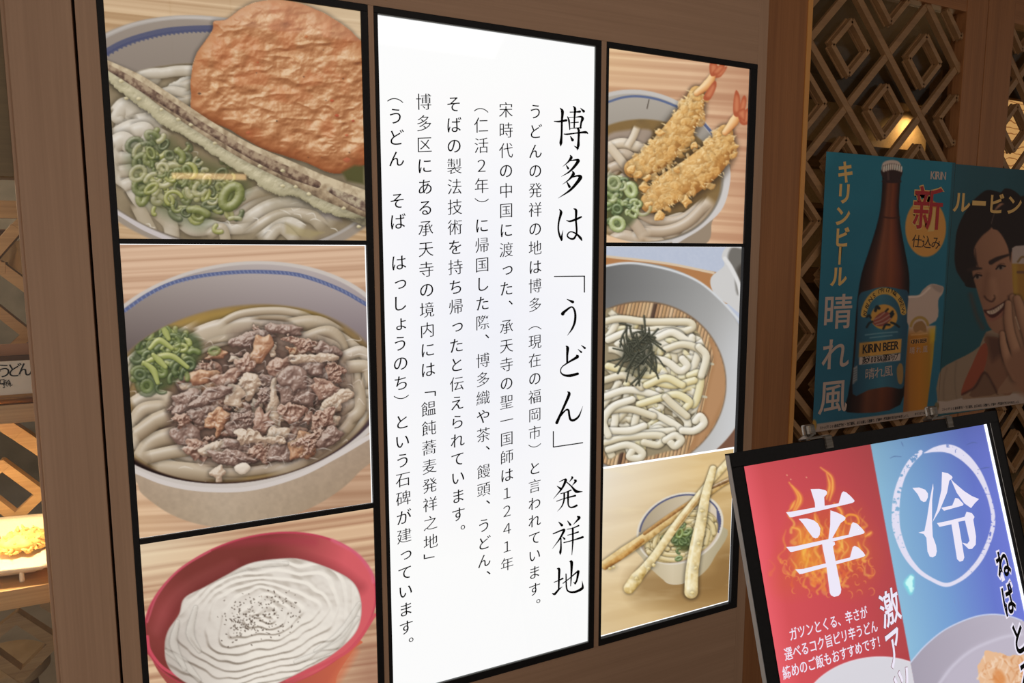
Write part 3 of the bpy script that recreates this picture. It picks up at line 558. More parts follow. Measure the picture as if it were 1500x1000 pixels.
def pic6():
    C=Canvas(868,646,1098,944,seed=9); C.zoom(860,640,3.333)
    C.a[:]=C.wood((206,172,116),(228,198,144),9,ang=-.22,st=.5)
    f=np.clip(1-(C.X-880)/150,0,1)*np.clip(1-(C.Y-680)/260,0.25,1); C.over((240,233,222),f*.9)
    f=np.clip((C.X-950)/130,0,1)*np.clip((C.Y-690)/170,0,1); C.over((146,108,58),f*.72)
    C.line([(300,720),(480,735),(640,700),(690,600)],26,(120,86,44),soft=36,al=.55)
    n=C.fbm(10,3,ax=5); C.over((250,232,190),np.clip((n-.55)*3,0,1)*.25)
    rim=Conic(C.tf([(248,470),(270,390),(330,320),(420,282),(520,272),(600,300),(655,350),(672,420),(640,490),(590,545),(540,590),(430,625),(330,605),(265,560)]))
    body=[(250,500),(275,600),(330,660),(385,705),(430,718),(480,708),(560,670),(620,590),(668,440)]
    C.poly([(380,690),(390,712),(430,720),(475,712),(486,690)],(214,204,186),sm=4)
    C.poly(body,lambda X,Y:np.stack([.86-.0022*np.abs(X-985)-.0006*(Y-800),.81-.0022*np.abs(X-985)-.0008*(Y-800),.70-.0024*np.abs(X-985)-.001*(Y-800)],-1),sm=6)
    C.conic(rim,(226,218,202))
    C.conic(rim.scaled(.955,0,.5),lambda X,Y:np.stack([.70+.0016*(X-950)+.0006*(760-Y),.64+.0016*(X-950)+.0006*(760-Y),.54+.0018*(X-950)],-1))
    q=rim.scaled(.93,0,0).pts(0,360,80)
    up=[p for p in q if p[1]<rim.c[1]+6]; up.sort(key=lambda p:p[0]); C.line(up,[1.2,1.1,1.2],(82,86,120),raw=True,sm=0)
    br=Conic(C.tf([(278,520),(300,460),(380,400),(470,355),(560,350),(620,400),(640,450),(600,520),(540,570),(430,610),(340,600),(295,570)]))
    C.conic(br,(170,140,84),3)
    C.clip=np.clip(.5-(br.rho(C.X,C.Y)-1)*30,0,1)
    N=[((136,112,66),(198,174,118),(232,214,166)),((150,128,80),(208,186,132),(238,222,178))]
    rim_noodles(C,br.scaled(.97),70,3.1,N,0,360,.3,.98,(20,80),.25,sh=.6,wob=.06)
    for p in [[(300,560),(360,590),(440,600),(520,570)],[(320,530),(380,570),(470,575)],[(310,500),(350,470),(420,430)],[(520,420),(580,400),(610,440),(600,500)],[(540,450),(590,460),(580,520)],[(560,380),(610,430),(620,470)],[(340,480),(330,530),(360,560)]]: C.tube(p,3.2,*N[1],spec=.3)
    C.clip=None
    pts=[(C.rng.normal(465,30),C.rng.normal(507,30)) for i in range(26)]
    C.poly([(415,510),(440,470),(500,460),(512,500),(500,550),(450,550)],(66,78,40),soft=6,al=.8,sm=4)
    onion(C,C.tf(pts),5,[((48,62,34),(90,110,60),(150,170,110)),((40,52,30),(70,88,48),(120,140,84))])
    onion(C,C.tf([(452,470),(490,465)]),5,[((60,70,36),(110,130,60),(180,200,130))])
    tx=(C.fbm(5,3)-.5)*.7
    A=((124,88,40),(188,148,88),(228,196,136)); B=((190,160,102),(228,206,152),(248,236,198))
    C.tube([(84,622),(180,560),(270,500),(380,420),(470,360),(560,295),(640,240),(694,210)],[6,7.5,7,6,6,5.5,4.5,4],(166,128,70),(208,172,110),(238,212,156),tex=tx,spec=.05,sh=.7)
    C.tube([(88,636),(130,608),(180,575),(270,505)],[3.5,4,3],(140,92,40),(184,132,66),(214,170,100),tex=tx,sh=0,spec=.05)
    C.tube([(280,470),(400,385),(540,290)],[2.5,3,2],(120,78,38),(166,118,66),(200,158,100),tex=tx,sh=0,spec=.03); C.tube([(610,245),(690,208)],[2.5,3],(90,60,34),(140,104,66),(190,156,110),tex=tx,sh=0)
    C.tube([(205,740),(262,664),(330,580),(420,450),(520,320),(600,220),(690,120)],[7,7,6,6,5.5,5,5],*B,tex=tx,spec=.1,sh=.7)
    C.tube([(205,738),(240,690),(270,650)],[8,9,6],(170,138,74),(220,192,128),(248,232,188),tex=tx,sh=0,spec=.15)
    C.tube([(430,450),(520,330),(600,230)],[2,2.5,2],(150,110,56),(190,150,92),(220,190,130),tex=tx,sh=0)
    C.tube([(508,755),(512,660),(530,540),(555,420),(580,280),(615,155)],[10,9.5,9,8,6.5,5],*B,tex=tx,spec=.1,sh=.8)
    C.tube([(495,740),(505,620),(535,450)],[2.5,2,1.5],(236,222,176),(246,234,196),(252,244,214),sh=0,tex=tx)
    for (x,y) in [(515,760),(530,640),(545,520),(575,400),(560,360),(300,640),(325,625),(240,690),(130,635),(110,640)]:
        C.blob([(x-9,y),(x,y-8),(x+9,y),(x,y+9)],[(.2,(176,146,80)),(1,(248,232,180))],dome=3,bump=3,cell=4,rough=1.2,sh=.3)
    return C
def post():
    C=Canvas(1186,214,1590,650,seed=11); 
    X,Y=C.X,C.Y
    C.zoom(1180,210,4.547); A=C.tf
    base=np.stack([.118+0*X,.305-.00012*(Y-220),.36-.0001*(Y-220)],-1)
    sx=1394.4-(Y-240)*(11.4/190)  # edge between the two posters
    right=np.clip(X-sx,0,1)
    rc=np.stack([.135-.0001*(Y-240),.235-.00008*(Y-240),.265-.0001*(Y-240)],-1)*(1-.0007*np.clip(X-1394,0,200))[...,None]
    C.a[:]=base*(1-right[...,None])+rc*right[...,None]
    C.a*=(.97+.06*C.fbm(40,2))[...,None]
    C.poly([(110,52),(180,60),(120,200),(108,180)],(44,96,112),soft=14,al=.35)
    # bottle
    bt=[(515,170),(512,250),(500,420),(470,560),(420,720),(375,860),(350,1000),(335,1150),(310,1500),(282,1680),(280,1790),(630,1740),(650,1400),(665,1250),(690,1000),(688,860),(660,700),(635,560),(622,420),(632,250),(636,170)]
    bt=[(x,y) for x,y in bt]
    def bcol(x,y):
        # distance across the bottle
        yy=(y-210)*4.547
        l=np.interp(yy,[150,250,420,560,720,860,1000,1200,1500,1800],[515,512,498,470,420,375,352,330,308,280])
        r=np.interp(yy,[150,250,420,560,720,860,1000,1200,1500,1800],[636,634,622,635,662,688,690,668,650,628])
        u=((x-1180)*4.547-l)/(r-l)
        R=np.interp(u,[0,.08,.2,.34,.5,.62,.8,.92,1],[22,34,46,84,76,88,66,36,20]); G=np.interp(u,[0,.08,.2,.34,.5,.62,.8,.92,1],[16,22,28,48,42,46,34,22,16]); B=np.interp(u,[0,.08,.2,.34,.5,.62,.8,.92,1],[18,20,24,34,30,30,26,20,16])
        k=np.interp(yy,[150,240,260,450,700,950,1500,1800],[.55,.6,.95,1,1.05,1,.9,.8])
        return np.stack([R*k,G*k,B*k],-1)/255
    C.poly(bt,bcol,sm=4)
    C.line([(520,490),(570,497),(625,492)],1.2,(44,26,22),al=.8)
    C.poly([(510,170),(508,215),(520,235),(512,260),(632,262),(630,235),(640,215),(638,170)],(38,26,26),sm=3); C.line([(548,175),(552,240)],1.6,(62,46,44),al=.7)
    C.poly([(512,185),(508,150),(525,122),(570,110),(615,118),(636,145),(638,185),(600,165),(550,166)],(138,124,116),sm=4)
    for i in range(9):
        x=516+i*14.5; C.line([(x,186-14*np.sin(i/8*3.14)),(x+2,150-14*np.sin(i/8*3.14))],1.0,(76,66,62),sm=0)
        C.line([(x+6,186-14*np.sin(i/8*3.14)),(x+8,156-14*np.sin(i/8*3.14))],.9,(176,164,154),sm=0)
    # oval badge
    C.conic(Conic(A([(665,540),(700,430),(800,370),(900,430),(936,560),(900,690),(800,757),(700,690)])),(140,98,50))
    C.zoom(1180,410,4.347)
    # label
    C.poly([(340,100),(400,66),(500,44),(600,58),(658,90),(650,300),(640,450),(628,600),(618,690),(520,680),(400,700),(300,725),(318,450),(330,250)],lambda x,y:np.stack([.16-.0012*np.abs(x-1292),.30-.0026*np.abs(x-1290),.355-.0026*np.abs(x-1290)],-1),sm=3)
    g=C.tf([(495,240)])[0]
    # gold arch, disc with the running beast
    a=np.radians(np.linspace(188,352,24)); arc=[(497+128*np.cos(t),235+ (165 if 1 else 0)*np.sin(t)-.06*128*np.cos(t)) for t in a]
    C.line(arc,[4.2,4.8,4.2],(134,104,52),sm=3)
    C.conic(Conic(C.tf([(500+85*np.cos(t),235+80*np.sin(t)) for t in np.linspace(0,6,12)])),(138,100,48))
    C.poly([(430,270),(450,230),(500,200),(540,215),(550,240),(500,290),(450,290)],(98,50,44),sm=4)
    for p in [[(440,250),(470,235),(520,195)],[(440,270),(480,255),(535,220)],[(450,285),(500,270),(545,240)]]: C.line(p,.8,(120,92,80))
    for p,w in [([(390,235),(405,225),(415,240)],1.6),([(390,300),(405,275),(425,265)],1.6),([(495,310),(510,285),(535,285)],1.6),([(540,215),(555,200),(545,235),(560,215)],1.5),([(545,270),(570,280),(595,298)],1.6),([(445,195),(455,170),(468,180)],2.2),([(510,200),(525,185)],1.4)]: C.line(p,w,(26,30,32))
    C.line([(380,350),(480,338),(585,330)],.8,(92,116,122),al=.7,sm=3); C.line([(410,368),(480,360),(550,352)],.8,(92,116,122),al=.7,sm=3)
    C.poly([(345,402),(480,386),(612,374),(606,462),(480,478),(340,490)],(140,102,50))
    C.poly([(345,402),(400,395),(400,484),(340,490)],(104,78,44),soft=6,al=.7)
    C.poly([(342,492),(480,480),(606,466),(602,512),(480,525),(340,540)],(126,112,104))
    C.poly([(582,560),(600,530),(618,545),(622,610),(612,660),(592,655),(582,610)],(110,82,46),sm=4,al=.9)
    C.poly([(305,560),(330,543),(328,640),(300,665)],(110,104,102),al=.8); 
    for i in range(6): C.line([(308,575+i*15),(325,565+i*15)],.6,(50,60,66),sm=0)
    # tall glass of beer
    C.poly([(655,120),(660,100),(720,95),(750,60),(800,25),(860,35),(880,50),(870,90),(845,130),(830,260),(660,300)],(132,114,104),sm=4)
    C.poly([(800,30),(860,38),(878,52),(860,80),(820,60)],(100,86,80),soft=3,sm=4,al=.6); C.line([(660,108),(730,100),(790,50)],1.4,(150,134,124))
    def gcol(x,y):
        u=np.clip(((x-1180)*4.347-640)/170,0,1); t=np.clip(((y-410)*4.347-300)/60,0,1)
        R=np.interp(u,[0,.15,.5,.85,1],[92,116,126,116,120]); G=np.interp(u,[0,.15,.5,.85,1],[56,74,80,80,96]); B=np.interp(u,[0,.15,.5,.85,1],[30,30,28,28,34])
        c=np.stack([R,G,B],-1)/255; w=np.array((128,108,96))/255
        return w*(1-t[...,None])+c*t[...,None]
    C.poly([(657,290),(740,290),(828,290),(812,500),(790,680),(770,835),(620,850),(625,760),(640,500)],gcol,soft=1)
    C.poly([(790,310),(826,300),(820,380),(795,400)],(140,116,30),soft=6,al=.7)
    a=np.radians(np.linspace(190,350,20)); C.line([(725+55*np.cos(t),300+62*np.sin(t)-4*np.cos(t)) for t in a],2.0,(116,92,50),sm=3)
    C.poly([(685,310),(700,275),(740,262),(765,290),(765,330),(730,320),(700,335)],(104,76,48),sm=4,rough=.8,cell=3)
    C.line([(672,350),(725,346),(775,340)],.6,(150,120,80),al=.7)
    C.poly([(668,378),(776,364),(774,398),(664,408)],(132,94,54))
    # white notice strip with seal at its left end
    C.poly([(75,915),(830,813),(1400,712),(1400,790),(845,852),(60,972)],(112,98,90))
    C.poly([(836,768),(1400,708),(1800,660),(1800,760),(1400,790),(850,852),(848,800)],(116,102,94))
    C.conic(Conic(C.tf([(70,920),(55,887),(40,905),(38,945),(52,962),(68,945)])),(112,84,38))
    C.conic(Conic(C.tf([(850,800),(838,776),(824,790),(822,815),(838,828),(850,815)])),(90,70,44),al=.8)
    # person on the right poster
    C.zoom(1180,210,4.547)
    K=[(.0,(24,15,14)),(.5,(98,66,50)),(1,(128,94,74))]
    hair=[(1010,720),(1000,640),(1015,560),(1050,480),(1100,400),(1160,340),(1210,310),(1270,318),(1300,325),(1330,300),(1380,310),(1430,350),(1480,430),(1530,560),(1540,700),(1500,900),(1460,960),(1100,960),(1060,900)]
    # neck, collar and jacket first
    C.zoom(1180,410,4.347)
    C.poly([(840,770),(850,600),(900,540),(1020,480),(1110,420),(1150,330),(1250,330),(1420,480),(1520,600),(1600,720),(1600,700),(1300,725),(1000,750)],(96,80,66),sm=2)
    for p in [[(900,560),(880,660),(880,760)],[(960,520),(950,640),(960,750)]]: C.line(p,1,(82,68,56),soft=3,al=.8)
    C.poly([(1000,740),(1150,640),(1290,725),(1300,735),(1000,760)],(96,74,58))
    C.poly([(1145,360),(1330,420),(1330,700),(1240,720),(1170,620),(1140,560),(1160,460)],(86,58,44),sm=3)
    C.poly([(1150,350),(1300,380),(1250,470),(1190,520),(1165,450)],(56,36,30),soft=10,al=.8)
    C.poly([(990,735),(1010,650),(1060,540),(1110,430),(1150,400),(1160,470),(1140,560),(1130,600),(1060,690)],(98,48,34),sm=2)
    C.poly([(1130,590),(1140,570),(1170,640),(1220,720),(1120,740),(1040,735)],(76,54,42),sm=2); C.line([(1000,728),(1080,680),(1138,590),(1190,660),(1222,722)],1.4,(44,26,22),soft=3,al=.9)
    C.poly([(1220,725),(1260,650),(1310,590),(1340,620),(1360,700)],(98,72,56),sm=2)
    # face
    C.zoom(1180,210,4.547)
    C.poly(hair,(26,20,19),sm=5)
    C.zoom(1180,410,4.347)
    def P(x,y): return (x/4.547-0)*1,(y/4.547)
    face=[(1060,-60),(1090,60),(1130,190),(1165,290),(1220,340),(1280,345),(1330,300),(1400,180),(1440,40),(1450,-200),(1440,-400),(1350,-430),(1250,-490),(1190,-430),(1100,-330),(1060,-220)]
    C.poly(face,lambda x,y:np.stack([.33+.0010*(x-1430)+.00018*(520-y),.225+.0008*(x-1430)+.00016*(520-y),.175+.0006*(x-1430)+.00012*(520-y)],-1)*1.08,sm=5,soft=2)
    C.zoom(1180,210,4.547)
    C.zoom(1380,260,4.545)
    C.poly([(85,480),(90,600),(125,670),(160,712),(172,690),(180,640),(228,590),(212,480),(260,395),(330,330),(352,240),(250,150),(120,300)],(28,21,20),sm=4,soft=2)
    C.poly([(330,330),(340,230),(545,120),(640,300),(640,470),(480,470),(455,560),(440,470),(405,395),(370,352)],(28,21,20),sm=3,soft=2)
    C.zoom(1180,210,4.547)
    C.line([(1238,535),(1246,500),(1262,455)],.5,(70,56,50))
    C.poly([(1130,700),(1140,780),(1150,820),(1128,800)],(30,22,20),soft=3)
    C.zoom(1380,260,4.545)
    C.line([(175,615),(215,605),(262,605)],[2.4,2.8,1.2],(36,26,24),soft=2); C.line([(325,565),(370,540),(440,515)],[3.4,3,1.6],(36,26,24),soft=2)
    for (x,y,w) in [(235,660,24),(390,598,26)]:
        C.poly([(x-w,y+12),(x-6,y-10),(x+w,y-4),(x+w*.7,y+10),(x,y+18)],(92,76,66),sm=3); C.conic(Conic(C.tf([(x+9*np.cos(t),y+12*np.sin(t)) for t in np.linspace(0,6,9)])),(24,16,16)); C.line([(x-w-4,y+10),(x-6,y-13),(x+w+4,y-8)],1.1,(24,16,16)); C.line([(x-w,y-8),(x,y-26),(x+w,y-24)],.6,(64,42,34),al=.8)
    C.line([(300,640),(285,740),(280,785)],2.5,(78,52,40),soft=10,al=.6); C.line([(340,690),(355,760),(350,800)],2.5,(124,92,72),soft=12,al=.6)
    C.line([(282,790),(300,812),(330,825),(350,805)],1.2,(54,34,28),soft=2); C.line([(340,822),(352,800),(348,785)],1.2,(60,40,32),soft=2,al=.8)
    C.poly([(275,882),(310,878),(370,850),(420,820),(432,828),(410,880),(350,932),(310,925)],(52,26,24),sm=3)
    C.poly([(298,888),(340,880),(400,840),(412,838),(400,865),(350,905),(312,908)],(130,112,98),sm=3)
    for i in range(6): C.line([(318+i*16,882-i*7),(320+i*16,904-i*8)],.4,(90,74,64),sm=0)
    C.line([(290,915),(330,945),(390,920),(430,860)],1.8,(96,56,48),soft=4,al=.7); C.line([(440,790),(450,850),(440,900)],1.2,(66,42,34),soft=4,al=.7)
    C.line([(190,780),(230,920),(270,1000)],2,(62,40,32),soft=8,al=.7)
    # hand and the glass at the right edge
    C.poly([(466,470),(490,455),(560,450),(900,450),(900,575),(466,575)],(122,108,102),sm=0); C.poly([(466,575),(900,570),(900,800),(480,820),(470,700)],(110,78,34)); C.poly([(466,575),(500,572),(505,800),(480,815)],(122,96,40),soft=4,al=.7)
    C.line([(505,560),(530,530),(560,530)],1.5,(90,70,44)); C.line([(505,630),(545,630)],2,(80,56,40))
    C.zoom(1380,440,4.545)
    sk=(98,68,52)
    for p,w in [([(470,-20),(480,100),(500,230),(530,340),(560,480)],[5,7,8,9,10]),([(440,20),(440,120),(455,220),(490,340),(520,460)],[5,6.5,7,8,10]),([(400,220),(410,300),(440,400),(500,500)],[4,5.5,7,10]),([(500,-10),(540,120),(580,240),(620,400)],[6,9,10,12])]:
        C.tube(p,w,(54,34,27),sk,(122,90,70),spec=0,sh=.7,L=(.4,-.3,.8),soft=2)
    C.poly([(420,420),(500,330),(640,330),(700,620),(520,620),(470,520)],sk,soft=10,sm=4)
    C.line([(490,110),(515,190)],1,(150,130,110),al=.5)
    return C
def sign():
    C=Canvas(1066,606,1680,1680,seed=12); X,Y=C.X,C.Y
    dv=1277.8+(Y-649.3)*.184
    u=np.clip((X-1090-(Y-682)*.18)/190,0,1); 
    red=np.stack([np.interp(u,[0,.15,.6,1],[.90,.82,.77,.69]),np.interp(u,[0,.15,.6,1],[.36,.30,.27,.25]),np.interp(u,[0,.15,.6,1],[.40,.325,.30,.27])],-1)
    red*=np.interp(Y,[640,700,780,950],[.92,.97,1.02,1.0])[...,None]
    w=np.clip((X-dv)/175,0,1)
    blue=np.stack([np.interp(w,[0,.4,.8,1],[.53,.44,.38,.41]),np.interp(w,[0,.4,.8,1],[.71,.60,.45,.46]),np.interp(w,[0,.4,.8,1],[.82,.80,.78,.82])],-1)
    blue*=np.interp(Y,[610,660,720,1000],[.84,.95,1.0,1.04])[...,None]
    m=np.clip(X-dv+.5,0,1)[...,None]; C.a[:]=red*(1-m)*1.02+blue*m*1.02
    C.zoom(1130,680,4.5455)
    # flames
    def wisp(x,y,h,wd,col,al):
        p=[(x,y)]; a=C.rng.uniform(0,6); s=C.rng.uniform(.02,.05)
        for i in range(9):
            yy=y-h*(i+1)/9; p.append((x+wd*np.sin(a+s*(y-yy)),yy))
        C.line(p,[C.rng.uniform(1,3.4),C.rng.uniform(.6,1.6),.3],col,al=al,soft=2.4,sm=4)
    C.poly([(100,800),(150,560),(200,440),(260,300),(400,260),(520,300),(600,450),(660,640),(560,800),(340,760)],(206,96,44),soft=60,al=.55,sm=4)
    C.poly([(180,660),(190,480),(230,420),(280,520),(330,680),(250,700)],(240,170,50),soft=26,al=.75,sm=4)
    C.poly([(420,640),(440,480),(520,400),(600,520),(620,620),(520,640)],(236,140,60),soft=30,al=.5,sm=4)
    for i in range(120):
        x=C.rng.normal(370,130); y=C.rng.uniform(480,880)-abs(x-370)*.3; wisp(x,y,C.rng.uniform(60,200),C.rng.uniform(8,30),[(246,170,70),(240,140,60),(250,200,90),(226,104,56)][C.rng.integers(4)],C.rng.uniform(.25,.7))
    for p in [[(150,330),(190,240),(180,190),(130,120)],[(160,330),(205,250),(200,200),(150,140)],[(400,240),(420,160),(410,80),(340,20)],[(380,230),(400,140),(380,60)],[(430,260),(480,320),(470,400)],[(300,330),(320,420),(360,470)],[(150,420),(200,440),(210,520)],[(140,300),(170,240)],[(590,520),(610,600),(580,640)],[(640,480),(670,460),(680,450)]]:
        C.line(p,[1,3.4,2.6,.5],(238,140,62),al=.75,soft=4); C.line(p,[.4,1.2,.9,.3],(252,196,96),al=.7,soft=2)
    C.line([(510,390),(500,360),(530,335),(580,345),(595,390),(560,400),(525,395)],1.6,(246,160,60),al=.9,soft=2)
    for i in range(46):
        x=C.rng.uniform(70,690); y=C.rng.uniform(640,900); r=C.rng.uniform(8,26); a0=C.rng.uniform(0,6)
        C.line([(x+r*np.cos(a0+t),y+r*1.2*np.sin(a0+t)) for t in np.linspace(0,C.rng.uniform(2,4.5),7)],[.3,.8,.3],(246,160,76),al=.6,sm=3)
    for x,y in [(115,70),(245,85),(140,98)]: C.line([(x,y),(x+2,y+2)],.6,(255,220,160),sm=0)
    # chipped glare patch on the blue side
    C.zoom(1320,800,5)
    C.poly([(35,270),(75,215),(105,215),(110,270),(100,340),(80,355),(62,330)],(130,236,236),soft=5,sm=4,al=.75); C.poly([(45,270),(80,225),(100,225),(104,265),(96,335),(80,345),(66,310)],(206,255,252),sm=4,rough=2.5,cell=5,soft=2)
    # brushed ring
    C.zoom(1300,640,4.545)
    ring=[(258,105),(330,82),(410,75),(480,100),(560,165),(630,260),(690,400),(718,540),(700,660),(640,800),(560,900),(480,960),(400,985),(310,950),(220,890),(140,790),(90,670),(68,560),(75,400),(110,270),(165,170),(235,100)]
    ring=ring[::-1]
    R=np.array([2.6,3.4,3.2,4.2,4.6,4.2,3.4,2.6,2.2,2.4,2.2,2.6,2.8,2.6,2.4,2.2,3.6,4.8,5.6,5.0,3.0,.4])
    p=smooth(C.tf(ring),8); Rr=C.rads(R*1.25,len(p)); sl=C.box(p,9); q,nx,ny,tt,rr=C.dist_line(p,sl,Rr)
    a=np.clip(.5-(q-1)*rr/1.0,0,1)
    # dry-brush breaks follow the stroke
    n1=C.fbm(3,2)[sl]; dry=np.interp(tt,[0,.12,.25,.32,.45,.62,.68,.8,.9,1],[.55,.5,.35,.05,.0,.5,.45,.1,.35,0])
    a*=np.clip((n1-dry*.85+.12)*9,0,1); C.over((230,226,246),a,sl)
    # smudges
    for p_ in [[(30,140),(60,128),(105,130)],[(105,30),(118,60)],[(540,50),(580,35),(610,38)],[(620,215),(660,205),(695,200)]]: C.line(p_,[.3,.7,.3],(70,90,140),al=.6)
    # white bowls along the bottom
    C.zoom(1060,790,3.41)
    dvm=np.clip(dv-X+.5,0,1)
    C.clip=dvm
    c=Conic(C.tf([(470,716),(560,650),(660,605),(770,587),(860,592),(945,615),(1060,690),(420,780),(1120,800),(760,1100)]))
    C.conic(c,lambda X,Y:np.stack([.86+0*X,.85+0*X,.88+0*X],-1)); C.line(c.pts(180,360,50),.8,(236,232,240),raw=True,sm=0,al=.8)
    C.clip=1-dvm
    c=Conic(C.tf([(945,615),(1020,530),(1120,450),(1250,392),(1350,375),(1440,385),(1560,440),(900,700),(1690,700)]))
    C.conic(c,lambda X,Y:np.stack([.70+.0006*(X-1400),.67+.0006*(X-1400),.73+.0006*(X-1400)],-1))
    pp=[(945,615),(1020,530),(1120,450),(1250,392),(1350,375),(1440,385),(1500,405)]; C.line(pp,1.0,(206,214,240),al=.9)
    C.poly([(1100,716),(1150,640),(1250,550),(1380,490),(1500,470),(1700,600),(1700,1000),(1060,1000)],(196,188,204),soft=14,sm=3,al=.8)
    C.line([(1090,720),(1160,630),(1260,550),(1400,492),(1500,475)],1.6,(212,206,222),soft=5)
    C.zoom(1320,800,5)
    C.poly([(580,880),(620,800),(640,765),(700,780),(800,800),(900,800),(1100,840),(1100,1200),(640,1200),(590,1000)],(236,190,150),sm=3,rough=3,cell=7)
    for i in range(60):
        x,y=C.rng.uniform(600,960),C.rng.uniform(780,1000); C.line([(x,y),(x+C.rng.uniform(-30,30),y+C.rng.uniform(10,50)),(x+C.rng.uniform(-30,40),y+C.rng.uniform(30,90))],[.4,1.6,.4],[(250,222,196),(222,160,112),(244,206,170),(210,140,88)][C.rng.integers(4)],al=.7,soft=2)
    C.poly([(700,920),(740,910),(780,960),(770,1010),(700,1010)],(222,140,76),soft=6,al=.8,sm=3)
    C.clip=None
    return C
# ------------------------------------------------------------------ materials
def s2l(c):
    c = np.asarray(c, float)
    return np.where(c <= .04045, c/12.92, ((np.clip(c, 0, None)+.055)/1.055)**2.4)
def lin(r, g, b): return tuple(float(x) for x in s2l(np.array([r, g, b])/255.0))+(1.0,)
def mat(name, col, rough=.5, metal=0.0, emit=None, estr=0.0, spec=.5, coat=0.0):
    m = bpy.data.materials.new(name); m.use_nodes = True
    p = m.node_tree.nodes['Principled BSDF']
    p.inputs['Base Color'].default_value = col if len(col) == 4 else tuple(col)+(1,)
    p.inputs['Roughness'].default_value = rough; p.inputs['Metallic'].default_value = metal
    p.inputs['Specular IOR Level'].default_value = spec; p.inputs['Coat Weight'].default_value = coat
    if emit: p.inputs['Emission Color'].default_value = emit; p.inputs['Emission Strength'].default_value = estr
    return m
def noisy(name, c0, c1, scale=(30, 30, 30), rough=.6, bump=.1, metal=0.0, detail=4.0, spec=.5, lines=None):
    """procedural two-tone material; lines=(axis scale vector) adds a finer second grain"""
    m = mat(name, c0, rough, metal, spec=spec); nt = m.node_tree; p = nt.nodes['Principled BSDF']
    tc = nt.nodes.new('ShaderNodeTexCoord'); mp = nt.nodes.new('ShaderNodeMapping'); mp.inputs['Scale'].default_value = scale
    n = nt.nodes.new('ShaderNodeTexNoise'); n.inputs['Scale'].default_value = 1.0; n.inputs['Detail'].default_value = detail
    cr = nt.nodes.new('ShaderNodeValToRGB'); cr.color_ramp.elements[0].position = .32; cr.color_ramp.elements[1].position = .68
    cr.color_ramp.elements[0].color = c0; cr.color_ramp.elements[1].color = c1
    nt.links.new(tc.outputs['Object'], mp.inputs[0]); nt.links.new(mp.outputs[0], n.inputs['Vector']); 
    fac = n.outputs['Fac']
    if lines:
        mp2 = nt.nodes.new('ShaderNodeMapping'); mp2.inputs['Scale'].default_value = lines
        n2 = nt.nodes.new('ShaderNodeTexNoise'); n2.inputs['Scale'].default_value = 1.0; n2.inputs['Detail'].default_value = 2.0
        nt.links.new(tc.outputs['Object'], mp2.inputs[0]); nt.links.new(mp2.outputs[0], n2.inputs['Vector'])
        mx = nt.nodes.new('ShaderNodeMath'); mx.operation = 'MULTIPLY_ADD'; mx.inputs[1].default_value = .55
        sc = nt.nodes.new('ShaderNodeMath'); sc.operation = 'MULTIPLY'; sc.inputs[1].default_value = .45
        nt.links.new(n2.outputs['Fac'], sc.inputs[0]); nt.links.new(n.outputs['Fac'], mx.inputs[0]); nt.links.new(sc.outputs[0], mx.inputs[2]); fac = mx.outputs[0]
    nt.links.new(fac, cr.inputs[0]); nt.links.new(cr.outputs[0], p.inputs['Base Color'])
    if bump:
        b = nt.nodes.new('ShaderNodeBump'); b.inputs['Strength'].default_value = bump; b.inputs['Distance'].default_value = .002
        nt.links.new(fac, b.inputs['Height']); nt.links.new(b.outputs[0], p.inputs['Normal'])
    return m
def woods(name, c0, c1, rough=.5):
    """grain along z, along x and along y"""
    return {'z': noisy(name+'_upright', c0, c1, (38, 38, 1.1), rough, .12, lines=(260, 260, 3)),
            'x': noisy(name+'_level', c0, c1, (1.1, 38, 38), rough, .12, lines=(3, 260, 260)),
            'y': noisy(name+'_deep', c0, c1, (38, 1.1, 38), rough, .12, lines=(260, 3, 260))}
def attr_mat(name, emit=1.0, gain=1.0, rough=.25, spec=.12):
    m = mat(name, (0.01, 0.01, 0.01, 1), rough, spec=spec); nt = m.node_tree; p = nt.nodes['Principled BSDF']
    a = nt.nodes.new('ShaderNodeVertexColor'); a.layer_name = 'print'
    if emit: nt.links.new(a.outputs[0], p.inputs['Emission Color']); p.inputs['Emission Strength'].default_value = emit; p.inputs['Coat Weight'].default_value = 1.0; p.inputs['Coat Roughness'].default_value = .03; p.inputs['Coat IOR'].default_value = 1.45
    else:
        nt.links.new(a.outputs[0], p.inputs['Base Color'])
    return m
def glassy(name, tint=(1, 1, 1), refl=.06, rough=.02):
    m = bpy.data.materials.new(name); m.use_nodes = True; nt = m.node_tree; nt.nodes.clear()
    o = nt.nodes.new('ShaderNodeOutputMaterial'); mx = nt.nodes.new('ShaderNodeMixShader'); t = nt.nodes.new('ShaderNodeBsdfTransparent'); g = nt.nodes.new('ShaderNodeBsdfGlossy')
    t.inputs[0].default_value = (*tint, 1); g.inputs['Roughness'].default_value = rough; mx.inputs[0].default_value = refl
    nt.links.new(t.outputs[0], mx.inputs[1]); nt.links.new(g.outputs[0], mx.inputs[2]); nt.links.new(mx.outputs[0], o.inputs[0]); return m
M = {}
PALE = woods('pale_ash', lin(168, 133, 107), lin(182, 146, 119), .55)       # front panelling
HONEY = woods('honey_cedar', lin(140, 90, 52), lin(166, 110, 66), .5)       # sliding doors
BAR = woods('lattice_cedar', lin(140, 104, 70), lin(164, 124, 84), .5)
SHELF = woods('shelf_pine', lin(176, 138, 92), lin(208, 170, 120), .45)
M['black'] = noisy('black_powder_coat', lin(16, 15, 17), lin(22, 21, 23), (200, 200, 200), .55, .03, spec=.25)
M['black_edge'] = mat('grey_edge', lin(190, 190, 192), .4)
M['black_satin'] = mat('black_satin', lin(34, 34, 36), .4)
M['dark'] = mat('dark_backing', lin(22, 18, 17), .8)
